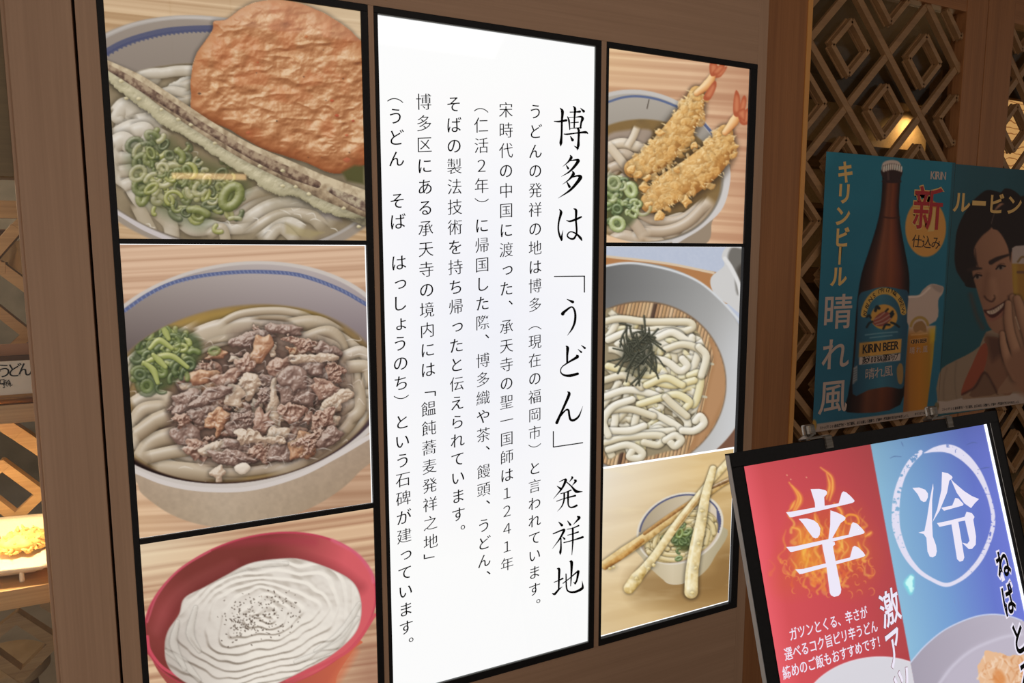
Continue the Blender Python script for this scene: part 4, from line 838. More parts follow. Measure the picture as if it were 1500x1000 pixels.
M['ink'] = mat('ink', (0.004, 0.004, 0.004, 1), .6, spec=.1)
M['white_light'] = mat('backlight_white', (0.02, 0.02, 0.02, 1), .5, emit=(1, 1, 1, 1), estr=1.15)
M['led'] = mat('led_white', (0.02, 0.02, 0.02, 1), .5, emit=(0.93, 0.95, 1, 1), estr=1.5)
M['steel'] = noisy('brushed_steel', lin(120, 112, 104), lin(150, 142, 134), (20, 20, 400), .3, .05, 1.0)
M['plaster'] = noisy('tan_plaster', lin(176, 150, 112), lin(190, 164, 124), (40, 40, 40), .8, .1)
M['soffit'] = noisy('dark_soffit', lin(96, 82, 66), lin(106, 92, 74), (20, 20, 20), .8, .05)
M['dimwood'] = noisy('dim_wood', lin(92, 66, 44), lin(116, 84, 56), (2, 40, 40), .6, .1)
M['floor'] = noisy('grey_floor_tile', lin(176, 166, 154), lin(192, 182, 170), (9, 9, 9), .5, .05)
M['slate'] = noisy('slate', lin(120, 114, 102), lin(150, 142, 128), (8, 8, 8), .6, .3)
M['glass'] = glassy('clear_glass')
M['doorglass'] = glassy('door_glass', (.82, .79, .74), .04)
M['card'] = mat('card_white', lin(232, 222, 206), .6)
M['card_brown'] = mat('card_brown', lin(176, 128, 92), .6)
M['cream'] = noisy('cream_ceramic', lin(246, 232, 206), lin(252, 240, 218), (300, 300, 300), .35, .35)
M['batter'] = noisy('tempura_batter', lin(226, 176, 98), lin(250, 214, 140), (60, 60, 60), .6, .5)
M['gold'] = mat('brass', lin(206, 160, 90), .3, 1.0)
M['beige'] = noisy('beige_cloth', lin(196, 164, 122), lin(222, 194, 152), (14, 14, 14), .8, .2)
M['red'] = mat('red_lacquer', lin(168, 40, 36), .3)
M['lampface'] = mat('downlight_face', (0.1, 0.1, 0.1, 1), .5, emit=(1.0, .80, .45, 1), estr=3.5)

# ------------------------------------------------------------------ object helpers
def tag(o, label, cat, group=None, kind=None):
    o['label'] = label; o['category'] = cat
    if group: o['group'] = group
    if kind: o['kind'] = kind
    return o
def structure(o): o['kind'] = 'structure'; return o
def thing(name, loc, label, cat, group=None):
    o = bpy.data.objects.new(name, None); COL.objects.link(o); o.location = loc; o.empty_display_size = .05
    return tag(o, label, cat, group)
def wloc(o):
    v = Vector((0, 0, 0))
    while o is not None: v = v+o.location; o = o.parent
    return v
def link(name, me, m, parent=None, smooth=False):
    if m is not None and not me.materials: me.materials.append(m)
    if smooth:
        for p in me.polygons: p.use_smooth = True
    o = bpy.data.objects.new(name, me); COL.objects.link(o)
    n = len(me.vertices); co = np.empty(n*3); me.vertices.foreach_get('co', co); co = co.reshape(-1, 3)
    if parent is not None:
        base = np.array(wloc(parent)); o.parent = parent
    else:
        base = np.array([(co[:, 0].min()+co[:, 0].max())/2, (co[:, 1].min()+co[:, 1].max())/2, co[:, 2].min()]); o.location = base
    me.vertices.foreach_set('co', (co-base).astype(np.float32).ravel()); me.update()
    return o
class MB:
    def __init__(s): s.bm = bmesh.new()
    def box(s, x0, x1, y0, y1, z0, z1, bev=0.0):
        r = bmesh.ops.create_cube(s.bm, size=1.0); v = r['verts']
        for q in v: q.co = Vector(((x0+x1)/2+q.co.x*(x1-x0), (y0+y1)/2+q.co.y*(y1-y0), (z0+z1)/2+q.co.z*(z1-z0)))
        if bev:
            e = list({e for q in v for e in q.link_edges}); bmesh.ops.bevel(s.bm, geom=e, offset=bev, segments=2, affect='EDGES', profile=.6)
        return s
    def obox(s, c, ax, ay, az, hx, hy, hz, bev=0.0):
        """box with its own axes"""
        c = Vector(c); ax, ay, az = Vector(ax), Vector(ay), Vector(az)
        r = bmesh.ops.create_cube(s.bm, size=2.0); v = r['verts']
        for q in v: q.co = c+ax*(q.co.x*hx)+ay*(q.co.y*hy)+az*(q.co.z*hz)
        if bev:
            e = list({e for q in v for e in q.link_edges}); bmesh.ops.bevel(s.bm, geom=e, offset=bev, segments=2, affect='EDGES', profile=.6)
        return s
    def tube(s, pts, rad, n=12, cap=True):
        pts = [Vector(p) for p in pts]; rad = [rad]*len(pts) if not hasattr(rad, '__len__') else list(rad); rings = []
        for i, p in enumerate(pts):
            d = (pts[min(i+1, len(pts)-1)]-pts[max(i-1, 0)]).normalized()
            a = d.orthogonal().normalized() if i == 0 else (pa-d*pa.dot(d)).normalized()
            pa = a; b = d.cross(a)
            rings.append([s.bm.verts.new(p+(a*math.cos(t)+b*math.sin(t))*rad[i]) for t in [k*2*math.pi/n for k in range(n)]])
        for r0, r1 in zip(rings, rings[1:]):
            for k in range(n): s.bm.faces.new((r0[k], r0[(k+1) % n], r1[(k+1) % n], r1[k]))
        if cap: s.bm.faces.new(rings[0][::-1]); s.bm.faces.new(rings[-1])
        return s
    def lathe(s, c, prof, n=32):
        c = Vector(c); rings = []
        for r, z in prof: rings.append([s.bm.verts.new(c+Vector((max(r, 1e-4)*math.cos(k*2*math.pi/n), max(r, 1e-4)*math.sin(k*2*math.pi/n), z))) for k in range(n)])
        for r0, r1 in zip(rings, rings[1:]):
            for k in range(n): s.bm.faces.new((r0[k], r0[(k+1) % n], r1[(k+1) % n], r1[k]))
        s.bm.faces.new(rings[0][::-1]); s.bm.faces.new(rings[-1]); return s
    def out(s, name, m, parent=None, smooth=False):
        bmesh.ops.recalc_face_normals(s.bm, faces=s.bm.faces); me = bpy.data.meshes.new(name); s.bm.to_mesh(me); s.bm.free()
        return link(name, me, m, parent, smooth)
class Plane:
    """flat sheet: origin o, u right, v down"""
    def __init__(s, o, u, v):
        s.o, s.u, s.v = np.array(o, float), np.array(u, float), np.array(v, float)
        s.n = np.cross(s.v, s.u); s.n /= np.linalg.norm(s.n)
        if s.n@(CAMPOS-s.o) < 0: s.n = -s.n
    def px(s, x, y):
        """sheet coordinates of a point seen in the photo"""
        d = CW*FPX+CR*(x-750)-CU*(y-500); t = ((s.o-CAMPOS)@s.n)/(d@s.n); q = CAMPOS+t*d-s.o
        return np.array([q@s.u, q@s.v])
    def pt(s, a, lift=0.0): return s.o+s.u*a[0]+s.v*a[1]+s.n*lift
    def pts(s, A, lift=0.0): A = np.asarray(A, float); return s.o+A[:, :1]*s.u+A[:, 1:]*s.v+s.n*lift
def to_px(P):
    d = P-CAMPOS; z = d@CW
    return np.stack([750+FPX*(d@CR)/z, 500-FPX*(d@CU)/z], -1)
def sheet(name, plane, a0, a1, b0, b1, canvas, m, parent, step=None, gain=None, lift=0.0, dx=0.0):
    """printed sheet: fine grid whose colours come from the painted artwork"""
    c = to_px(plane.pts([(a0, b0), (a1, b0), (a0, b1), (a1, b1)]))
    nx = int(max(np.linalg.norm(c[1]-c[0]), np.linalg.norm(c[3]-c[2]))*1.05)+2; ny = int(max(np.linalg.norm(c[2]-c[0]), np.linalg.norm(c[3]-c[1]))*1.05)+2
    A, B = np.meshgrid(np.linspace(a0, a1, nx), np.linspace(b0, b1, ny)); ab = np.stack([A.ravel(), B.ravel()], 1)
    P = plane.pts(ab, lift); q = to_px(plane.pts(ab))
    fx = np.clip((q[:, 0]-canvas.x0)*canvas.k-.5, 0, canvas.w-1.001); fy = np.clip((q[:, 1]-canvas.y0)*canvas.k-.5, 0, canvas.h-1.001)
    x0, y0 = fx.astype(int), fy.astype(int); tx, ty = (fx-x0)[:, None], (fy-y0)[:, None]; a = np.clip(canvas.a, 0, 1)
    x1, y1 = np.minimum(x0+1, canvas.w-1), np.minimum(y0+1, canvas.h-1)
    c = (a[y0, x0]*(1-tx)+a[y0, x1]*tx)*(1-ty)+(a[y1, x0]*(1-tx)+a[y1, x1]*tx)*ty
    c = s2l(c)
    if gain: c = np.clip(c*gain, 0, .9)
    me = bpy.data.meshes.new(name); n = nx*ny; me.vertices.add(n); me.vertices.foreach_set('co', P.astype(np.float32).ravel())
    I = np.arange(n).reshape(ny, nx); F = np.stack([I[:-1, :-1], I[1:, :-1], I[1:, 1:], I[:-1, 1:]], -1).reshape(-1, 4)
    nf = len(F); me.loops.add(nf*4); me.loops.foreach_set('vertex_index', F.astype(np.int32).ravel())
    me.polygons.add(nf); me.polygons.foreach_set('loop_start', np.arange(0, nf*4, 4, dtype=np.int32))
    me.update(calc_edges=True)
    at = me.color_attributes.new('print', 'FLOAT_COLOR', 'POINT'); at.data.foreach_set('color', np.hstack([c, np.ones((n, 1))]).astype(np.float32).ravel())
    return link(name, me, m, parent)

# ------------------------------------------------------------------ lettering
_tc = bpy.data.curves.new('type', 'FONT'); _to = bpy.data.objects.new('type', _tc); COL.objects.link(_to); _GL = {}
def glyph(ch):
    if ch not in _GL:
        _tc.body = ch; dg = bpy.context.evaluated_depsgraph_get(); dg.update(); c = _to.to_curve(dg); L = []
        for s in c.splines:
            b = s.bezier_points; n = len(b); P = []
            for i in range(n):
                p0, p1, p2, p3 = [np.array(v[:2]) for v in (b[i].co, b[i].handle_right, b[(i+1) % n].handle_left, b[(i+1) % n].co)]
                k = 1 if np.linalg.norm((p1-p0)-(p3-p0)/3)+np.linalg.norm((p2-p0)-(p3-p0)*2/3) < .012 else 4
                for t in np.arange(k)/k: P.append((1-t)**3*p0+3*(1-t)**2*t*p1+3*(1-t)*t*t*p2+t**3*p3)
            if n > 2: L.append(np.array(P))
        _to.to_curve_clear(); _GL[ch] = L
    return _GL[ch]
def grow(L, ax, ay):
    """thicken (+) or thin (-) outlines, x and y separately"""
    if not L: return L
    ar = [np.sum(p[:, 0]*np.roll(p[:, 1], -1)-np.roll(p[:, 0], -1)*p[:, 1]) for p in L]
    sg = np.sign(ar[int(np.argmax(np.abs(ar)))]); out = []
    for p in L:
        e0 = p-np.roll(p, 1, 0); e1 = np.roll(p, -1, 0)-p
        n0 = np.stack([e0[:, 1], -e0[:, 0]], 1)/(np.linalg.norm(e0, axis=1)[:, None]+1e-9); n1 = np.stack([e1[:, 1], -e1[:, 0]], 1)/(np.linalg.norm(e1, axis=1)[:, None]+1e-9)
        n = n0+n1; n = n/np.maximum((n*n).sum(1)/2, .35)[:, None]*sg
        out.append(p+n*np.array([ax, ay]))
    return out
VERT = {'（': '︵', '）': '︶', '「': '﹁', '」': '﹂', '、': '︑', '。': '︒'}
def fill(name, polys, plane, m, parent, lift):
    cu = bpy.data.curves.new(name, 'CURVE'); cu.dimensions = '2D'; cu.fill_mode = 'BOTH'
    for p in polys:
        s = cu.splines.new('POLY'); s.points.add(len(p)-1); s.use_cyclic_u = True
        s.points.foreach_set('co', np.hstack([p*[1, -1], np.zeros((len(p), 1)), np.ones((len(p), 1))]).astype(np.float32).ravel())
    o = bpy.data.objects.new(name, cu); COL.objects.link(o); dg = bpy.context.evaluated_depsgraph_get()
    me = bpy.data.meshes.new_from_object(o.evaluated_get(dg)); bpy.data.objects.remove(o); bpy.data.curves.remove(cu)
    n = len(me.vertices); co = np.empty(n*3); me.vertices.foreach_get('co', co); co = co.reshape(-1, 3)[:, :2]*[1, -1]
    me.vertices.foreach_set('co', plane.pts(co, lift).astype(np.float32).ravel()); me.name = name
    return link(name, me, m, parent)
def put(ch, c, w, h, ax=0, ay=0, shear=0.0, rise=(1.0, 0.0)):
    """outlines of one character centred on c (sheet coords, v down), cell w x h"""
    ux = np.array(rise); uy = np.array([-rise[1], rise[0]]); L = grow(glyph(ch), ax, ay); out = []
    for p in L:
        q = (p-[.5, .38]); q = np.stack([q[:, 0]*w, -(q[:, 1]+shear*q[:, 0])*h], 1); out.append(np.array(c)+q[:, :1]*ux+q[:, 1:]*uy)
    return out
def run(text, plane, p0, p1, w, h, **k):
    """characters with centres evenly spread between two photo points"""
    a, b = plane.px(*p0), plane.px(*p1); n = len(text); d = (b-a)/np.linalg.norm(b-a); out = []
    for i, ch in enumerate(text):
        if ch in ' 　': continue
        out += put(ch, a+(b-a)*(i/max(n-1, 1)), w, h, rise=(d[0], d[1]), **k)
    return out
def latin(text, plane, p0, p1, h, ax=0, ay=0):
    """proportional latin line squeezed between two photo points (left and right baseline ends)"""
    a, b = plane.px(*p0), plane.px(*p1); adv = 0; G = []
    for ch in text:
        if ch == ' ': adv += .28; continue
        L = glyph(ch); xs = np.concatenate(L)[:, 0]; G.append((adv-xs.min(), L)); adv += xs.max()-xs.min()+.07
    d = b-a; W = np.linalg.norm(d); d /= W; n = np.array([d[1], -d[0]]); out = []
    for off, L in G:
        for p in grow(L, ax, ay): out.append(a+((p[:, :1]+off)/adv*W)*d+p[:, 1:]/.73*h*n)
    return out
def brush(name, strokes, plane, m, parent, lift):
    """brush strokes with varying width: [(points in photo px, radii px)]"""
    V, F = [], []
    for pts, rad in strokes:
        P = smooth(pts, 7); R = np.interp(np.linspace(0, 1, len(P)), np.linspace(0, 1, len(rad)), rad)
        T = np.gradient(P, axis=0); T /= np.linalg.norm(T, axis=1)[:, None]+1e-9; N = np.stack([-T[:, 1], T[:, 0]], 1)
        e0 = [P[0]+R[0]*(-T[0]*math.cos(t)+N[0]*math.sin(t)) for t in np.linspace(-1.2, 1.2, 5)]
        e1 = [P[-1]+R[-1]*(T[-1]*math.cos(t)+N[-1]*math.sin(t)) for t in np.linspace(1.2, -1.2, 5)]
        b = len(V); L = P+N*R[:, None]; Q = P-N*R[:, None]; n = len(P)
        V += list(L)+list(Q)+e0+e1
        F += [(b+i, b+i+1, b+n+i+1, b+n+i) for i in range(n-1)]
        F += [(b+2*n,)+tuple(b+2*n+i for i in (1, 2, 3, 4)), (b+2*n+4, b, b+n, b+2*n), tuple(b+2*n+5+i for i in range(5)), (b+2*n+5, b+n-1, b+2*n-1, b+2*n+9)]
    me = bpy.data.meshes.new(name); me.from_pydata([tuple(plane.pt(plane.px(*v), lift)) for v in V], [], F); me.update()
    return link(name, me, m, parent)

# ------------------------------------------------------------------ the panelled wall with three light boxes
K = 1.5
def gx(v): return v*K
def gz(v): return 1.55+v*K
XL = [gx(v) for v in (-.0826, -.0601515, -.0527617, .25429, .26405)]
XC = [gx(v) for v in (.2721239, .2777264, .6316697, .64197)]
XR = [gx(v) for v in (.6522692, .6567047, .9584594, .9743257)]
XE = gx(.9967552)
ZT0, ZT1, ZB0, ZB1 = gz(.3413), gz(.3320), gz(-.6890), gz(-.6766)
D1A, D1B, D2A, D2B = gz(.0220), gz(.0157), gz(-.3629), gz(-.3702)
ZTOP = 2.70
def wood_piece(name, x0, x1, y0, y1, z0, z1, m, bev=.0015): return structure(MB().box(x0, x1, y0, y1, z0, z1, bev).out(name, m))
wood_piece('trim_1', -.226, gx(-.0857), -.002, .10, 0, ZTOP, PALE['z'])            # broad post
wood_piece('trim_2', XL[0], XL[1], 0, .06, 0, ZTOP, PALE['z'])
wood_piece('trim_3', XL[4], XC[0], 0, .06, ZB0, ZT0, PALE['z'], .001)
wood_piece('trim_4', XC[3], XR[0], 0, .06, ZB0, ZT0, PALE['z'], .001)
wood_piece('trim_5', XR[3], XE, 0, .06, 0, ZTOP, PALE['z'])
wood_piece('trim_6', XL[1], XR[3], 0, .06, ZT0, ZTOP, PALE['x'], .001)
wood_piece('trim_7', XL[1], XR[3], 0, .06, .10, ZB0, PALE['x'], .001)
structure(MB().box(XL[1], XR[3], .002, .06, 0, .10).out('baseboard_front', M['dark']))
structure(MB().box(-.15, XE, .075, .16, 0, ZTOP).out('wall_front', M['dark']))
wood_piece('trim_8', -.235, -.226, .012, .05, 0, ZTOP, PALE['z'], .004)           # glazing bead of the display window

def lightbox(name, X, dividers, label):
    t = thing(name, ((X[0]+X[3])/2, .02, ZB0), label, 'light box', 'light boxes in the panelled wall')
    for n, b in (('top_bar', (X[0], X[3], ZT1, ZT0)), ('bottom_bar', (X[0], X[3], ZB0, ZB1)), ('side_bar', (X[0], X[1], ZB1, ZT1)), ('side_bar', (X[2], X[3], ZB1, ZT1))):
        MB().box(b[0], b[1], -.0015, .05, b[2], b[3], .001).out(n, M['black'], t)
    for z0, z1 in dividers: MB().box(X[1], X[2], -.0012, .006, z0, z1, .0008).out('divider_bar', M['black'], t)
    MB().box(X[1], X[2], .010, .0125, ZB1, ZT1).out('light_panel', M['white_light'], t)
    return t
XLb = [XL[1], XL[2], XL[3], XL[4]]
lightbox('lightbox_frame', XLb, [(D1B, D1A), (D2B, D2A)], 'black framed light box left of the white text panel, two black divider bars')
tcen = lightbox('lightbox_frame', XC, [], 'tall black framed light box around the white text panel, no dividers')
lightbox('lightbox_frame', XR, [(D1B, D1A)], 'black framed light box right of the white text panel, one black divider bar')
bead = mat('grey_bead', lin(100, 104, 104), .35)
for b in ((XC[2]-.001, XC[2]+.0015, ZB1, ZT1), (XC[1], XC[2], ZT1-.002, ZT1+.0005), (XC[1], XC[2], ZB1-.0005, ZB1+.002)):
    MB().box(b[0], b[1], -.0006, .007, b[2], b[3]).out('glazing_bead', bead, tcen)

# prints
PM = attr_mat('backlit_print', 1.0)
WALLP = Plane((0, .004, 0), (1, 0, 0), (0, 0, -1))
def photo(name, x0, x1, z0, z1, canvas, label):
    o = sheet(name, WALLP, x0, x1, -z1, -z0, canvas, PM, None)
    return tag(o, label, 'picture', 'backlit food photographs in the wall')
G = -.002
photo('food_photograph', XL[2]+G, XL[3]-G, D1A+G, ZT1-G, pic1(), 'backlit photo of udon bowl with round fried fish cake and burdock tempura stick')
photo('food_photograph', XL[2]+G, XL[3]-.0035, D2A+.0008, D1B-.0015, pic2(), 'backlit photo of beef udon in a blue-rimmed white bowl')
photo('food_photograph', XL[2]+G, XL[3]-G, ZB1+G, D2B-.0005, pic3(), 'backlit photo of white swirled noodles with pepper in a red bowl')
photo('food_photograph', XR[1]+G, XR[2]-.001, D1A+G, ZT1-G, pic4(), 'backlit photo of udon bowl with two prawn tempura, upper right of wall')
photo('food_photograph', XR[1]+G, XR[2]-.005, D2A+.0005, D1B-.0008, pic5(), 'backlit photo of cold noodles with shredded seaweed on a bamboo mat')
photo('food_photograph', XR[1]+.001, XR[2]-.007, ZB1+.007, D2A-.0055, pic6(), 'backlit photo of small udon bowl with three long tempura sticks across it')

# white text panel
def sheet_white():
    C = Canvas(540, 0, 890, 1030, seed=2)
    r = np.hypot((C.X-715)/300, (C.Y-470)/420); n = C.fbm(80, 3)
    C.a[:] = np.stack([.985+.02*r+.01*n, .985+.015*r+.01*n, .999+0*r], -1); C.a[:] = np.clip(C.a-.035*np.clip(1-r, 0, 1)[..., None]*np.array([1, .9, .35]), 0, 1)
    return C
TP = thing('text_panel', ((XC[1]+XC[2])/2, .004, ZB1), 'tall glowing white panel with black vertical Japanese text', 'sign')
sheet('panel_sheet', WALLP, XC[1]+.0003, XC[2]-.0012, -ZT1+.002, -ZB1-.002, sheet_white(), PM, TP)
COLS = [('うどんの発祥の地は博多（現在の福岡市）と言われています。', (783, 163), (784, 887)), ('宋時代の中国に渡った、承天寺の聖一国師は１２４１年', (743, 161), (741, 826)),
        ('（仁活２年）に帰国した際、博多織や茶、饅頭、うどん、', (703, 153), (711, 846)), ('そばの製法技術を持ち帰ったと伝えられています。', (662, 152), (674, 779)),
        ('博多区にある承天寺の境内には「饂飩蕎麦発祥之地」', (621, 149), (631, 820)), ('（うどん　そば　はっしょうのち）という石碑が建っています。', (576, 138), (598, 944))]
tz = []
ends = [(WALLP.px(*a), WALLP.px(*b), len(t)) for t, a, b in COLS]
pitch = float(np.mean([(b[1]-a[1])/(n-1) for a, b, n in ends])); ztop = float(np.mean([a[1] for a, b, n in ends]))
for (t, a, b), (A, B, n) in zip(COLS, ends):
    xc = (A[0]+B[0])/2; pt = (B[1]-A[1])/(n-1); phrase = []
    for i, ch in enumerate(t):
        if ch != '　':
            c = np.array([xc, A[1]+pt*i]); w = .0372; kj = ord(ch) > 0x3100
            if ch in 'っょ': c = c+[.003, -.002]
            if ch in '（「' and phrase: fill('text_phrase', phrase, WALLP, M['ink'], TP, .0002); phrase = []
            phrase += put(VERT.get(ch, ch), c, w, w, ax=-.001 if kj else .005, ay=-.010 if kj else -.003, shear=0 if ch in VERT else .10)
        if (ch in '　、）' or i == n-1) and phrase: fill('text_phrase', phrase, WALLP, M['ink'], TP, .0002); phrase = []
def zs(ox, oy, z, L): return [([(ox+x/z, oy+y/z) for x, y in p], [r/z for r in w]) for p, w in L]
T = []; TI = []; _n = 0
T += zs(795, 145, 12.5, [([(210, 408), (300, 412), (430, 390)], [8, 16, 20]), ([(318, 165), (360, 230), (350, 400), (345, 650), (332, 800), (330, 865)], [6, 26, 17, 16, 26, 4]), ([(500, 240), (590, 238), (680, 230)], [8, 8, 20]), ([(690, 165), (750, 225)], [4, 22]), ([(560, 135), (590, 180), (582, 330), (575, 520)], [8, 22, 15, 12]), ([(455, 325), (480, 400), (495, 560)], [8, 16, 8]), ([(470, 340), (600, 332), (700, 325), (728, 360), (705, 430), (690, 530)], [6, 6, 16, 26, 16, 14]), ([(510, 435), (650, 425)], [6, 10]), ([(490, 540), (705, 525)], [6, 10]), ([(390, 640), (450, 645), (600, 625), (780, 608), (825, 632)], [8, 15, 10, 22, 8]), ([(640, 545), (660, 580), (655, 750), (650, 850), (630, 935)], [14, 20, 18, 24, 6]), ([(640, 900), (570, 855)], [20, 2]), ([(505, 680), (545, 750)], [6, 24])])
T += zs(795, 215, 12.5, [([(505, 155), (520, 200), (460, 280), (365, 362)], [8, 26, 12, 2]), ([(500, 255), (600, 240), (650, 255), (580, 360), (480, 460), (340, 545)], [8, 14, 28, 22, 14, 2]), ([(430, 335), (465, 395)], [6, 18]), ([(545, 445), (560, 500), (480, 600), (360, 688)], [8, 28, 12, 2]), ([(530, 560), (640, 530), (690, 560), (600, 690), (480, 810), (280, 942)], [8, 16, 32, 24, 18, 2]), ([(440, 640), (490, 730)], [8, 22])])
T += zs(795, 290, 12.5, [([(305, 205), (335, 265), (295, 430), (285, 570), (310, 690), (345, 775)], [6, 24, 14, 14, 16, 12]), ([(345, 760), (350, 690), (372, 590)], [18, 14, 2]), ([(435, 408), (500, 425), (620, 385), (705, 345)], [6, 16, 20, 14]), ([(570, 195), (610, 230), (608, 400), (620, 560), (620, 660)], [8, 22, 16, 16, 14]), ([(620, 660), (570, 740), (500, 740), (450, 690), (480, 630), (540, 620), (620, 660), (690, 730), (715, 775)], [14, 18, 14, 12, 10, 10, 14, 22, 10])])
T += [([(812.1, 404.8), (834, 404.5), (856.3, 404.3)], [.7, .7]), ([(856, 404.3), (856, 416), (856, 427.6)], [.8, .8])]
T += zs(795, 425, 12.5, [([(440, 162), (550, 215)], [4, 24]), ([(365, 430), (400, 390), (530, 305), (590, 400), (590, 560), (540, 700), (450, 828)], [30, 22, 12, 18, 20, 16, 2])])
T += zs(795, 500, 12.5, [([(430, 85), (455, 120), (448, 250), (448, 385)], [10, 26, 18, 16]), ([(615, 250), (635, 280), (480, 375), (350, 470), (330, 560), (390, 615), (500, 625), (640, 590)], [8, 26, 14, 8, 10, 16, 24, 22]), ([(645, 142), (705, 195)], [4, 16]), ([(705, 68), (770, 120)], [4, 18])])
T += zs(795, 560, 10, [([(365, 135), (385, 180), (280, 420), (205, 590)], [6, 20, 14, 20]), ([(250, 500), (330, 410), (375, 405), (390, 490), (410, 545), (460, 550), (530, 490), (588, 345)], [12, 10, 14, 14, 16, 16, 12, 1]), ([(155, 718), (155, 830), (155, 945)], [7, 7]), ([(155, 945), (370, 914), (585, 882)], [7, 7])])
T += zs(795, 690, 14.29, [([(345, 222), (450, 172), (480, 190), (400, 360), (220, 578)], [6, 12, 26, 18, 2]), ([(300, 310), (375, 365)], [6, 22]), ([(605, 115), (620, 135), (555, 225)], [10, 20, 3]), ([(665, 185), (690, 205), (615, 298)], [14, 24, 3]), ([(505, 230), (600, 315), (700, 420), (830, 425)], [10, 14, 30, 6]), ([(375, 468), (480, 440), (590, 395)], [8, 10, 14]), ([(290, 628), (450, 570), (680, 510)], [8, 8, 18]), ([(450, 470), (445, 600), (400, 730), (305, 840)], [18, 16, 12, 2]), ([(530, 440), (530, 560), (535, 700), (580, 755), (650, 745), (710, 715)], [18, 18, 14, 14, 18, 20])])
T += zs(795, 750, 7.69, [([(180, 110), (215, 145)], [4, 14]), ([(118, 242), (220, 200), (240, 205), (190, 300), (105, 415)], [6, 8, 13, 8, 1]), ([(205, 295), (205, 400), (198, 450), (197, 478)], [6, 9, 13, 3]), ([(225, 278), (245, 300)], [4, 10]), ([(280, 98), (310, 140)], [4, 12]), ([(395, 50), (410, 65), (345, 138)], [10, 14, 2]), ([(275, 192), (340, 178), (405, 150)], [4, 5, 8]), ([(280, 258), (340, 242), (400, 222)], [4, 5, 8]), ([(238, 342), (340, 315), (450, 280)], [6, 5, 12]), ([(338, 180), (338, 330), (328, 480)], [10, 9, 3]),
    ([(128, 788), (180, 768), (225, 745)], [4, 5, 9]), ([(165, 635), (185, 645), (182, 760), (180, 865)], [6, 13, 10, 8]), ([(110, 915), (135, 920), (180, 870), (225, 835)], [6, 12, 9, 1]), ([(228, 800), (300, 745), (390, 668), (400, 668), (385, 760), (365, 800)], [5, 5, 8, 14, 9, 10]), ([(365, 805), (345, 785)], [8, 2]), ([(305, 555), (325, 565), (322, 700), (314, 830)], [6, 16, 9, 4]), ([(262, 695), (268, 850), (300, 895), (370, 895), (440, 860), (450, 830), (443, 770)], [6, 8, 9, 12, 14, 10, 1])])
_e = [13, 19, 24, 26, 28, 32, 34, 36, 45, 55, 62]
TI = list(zip([0]+_e[:-1], _e))
for a, b in TI: brush('title_character', [(p, [r*1.13 for r in w]) for p, w in T[a:b]], WALLP, M['ink'], TP, .0002)

# ------------------------------------------------------------------ sliding lattice doors
YD = .06; LX0, LP, LZ = 1.704, .1715, 2.168
def lattice(name, parent, x0, x1, z0, z1, k0, k1, j0, j1, y0, y1, m, bw=.011):
    """crossing 45 degree bars and the small square frames standing in the cells"""
    def clipseg(a, b):
        (ax, az), (bx, bz) = a, b; t0, t1 = 0.0, 1.0
        for p, q in ((-(bx-ax), ax-x0), (bx-ax, x1-ax), (-(bz-az), az-z0), (bz-az, z1-az)):
            if abs(p) < 1e-9:
                if q < 0: return None
            else:
                r = q/p
                if p < 0: t0 = max(t0, r)
                else: t1 = min(t1, r)
        if t1-t0 < 1e-3: return None
        return (ax+(bx-ax)*t0, az+(bz-az)*t0), (ax+(bx-ax)*t1, az+(bz-az)*t1)
    def bar(nm, a, b, w, ya, yb, par):
        d = Vector((b[0]-a[0], 0, b[1]-a[1])); l = d.length; d.normalize(); n = Vector((-d.z, 0, d.x))
        return MB().obox(((a[0]+b[0])/2, (ya+yb)/2, (a[1]+b[1])/2), d, (0, 1, 0), n, l/2, (yb-ya)/2, w, .0015).out(nm, m, par)
    big = 6.0
    for c in range(2*(k0+j0)-2, 2*(k1+j1)+4, 1):
        if c % 2: continue
        s = clipseg((LX0+c*LP+big, LZ-big), (LX0+c*LP-big, LZ+big))
        if s: bar('lattice_bar', *s, bw, y0, y1, parent)
    for c in range(-60, 60):
        if c % 2: continue
        s = clipseg((LX0+c*LP-big, LZ-big), (LX0+c*LP+big, LZ+big))
        if s: bar('lattice_bar', *s, bw, y0+.0004, y1-.0004, parent)
    for k in range(k0, k1+1):
        for j in range(j0, j1+1):
            if (k+j) % 2 == 0: continue
            cx, cz, h = LX0+k*LP, LZ+j*LP, .078
            if cx < x0-.03 or cx > x1+.03 or cz < z0-.03 or cz > z1+.03: continue
            f = MB(); P = [(cx+h, cz), (cx, cz+h), (cx-h, cz), (cx, cz-h)]; any_ = False
            for a, b in zip(P, P[1:]+P[:1]):
                s = clipseg(a, b)
                if not s: continue
                any_ = True; a, b = s; d = Vector((b[0]-a[0], 0, b[1]-a[1])); l = d.length; d.normalize(); n = Vector((-d.z, 0, d.x))
                for ya, yb, w in ((y0-.003, y0+.013, .008), (y0+.013, y0+.018, .0125)):
                    f.obox(((a[0]+b[0])/2, (ya+yb)/2, (a[1]+b[1])/2), d, (0, 1, 0), n, l/2, (yb-ya)/2, w, .001)
            if any_: f.out('diamond_frame', m, parent)
            else: f.bm.free()
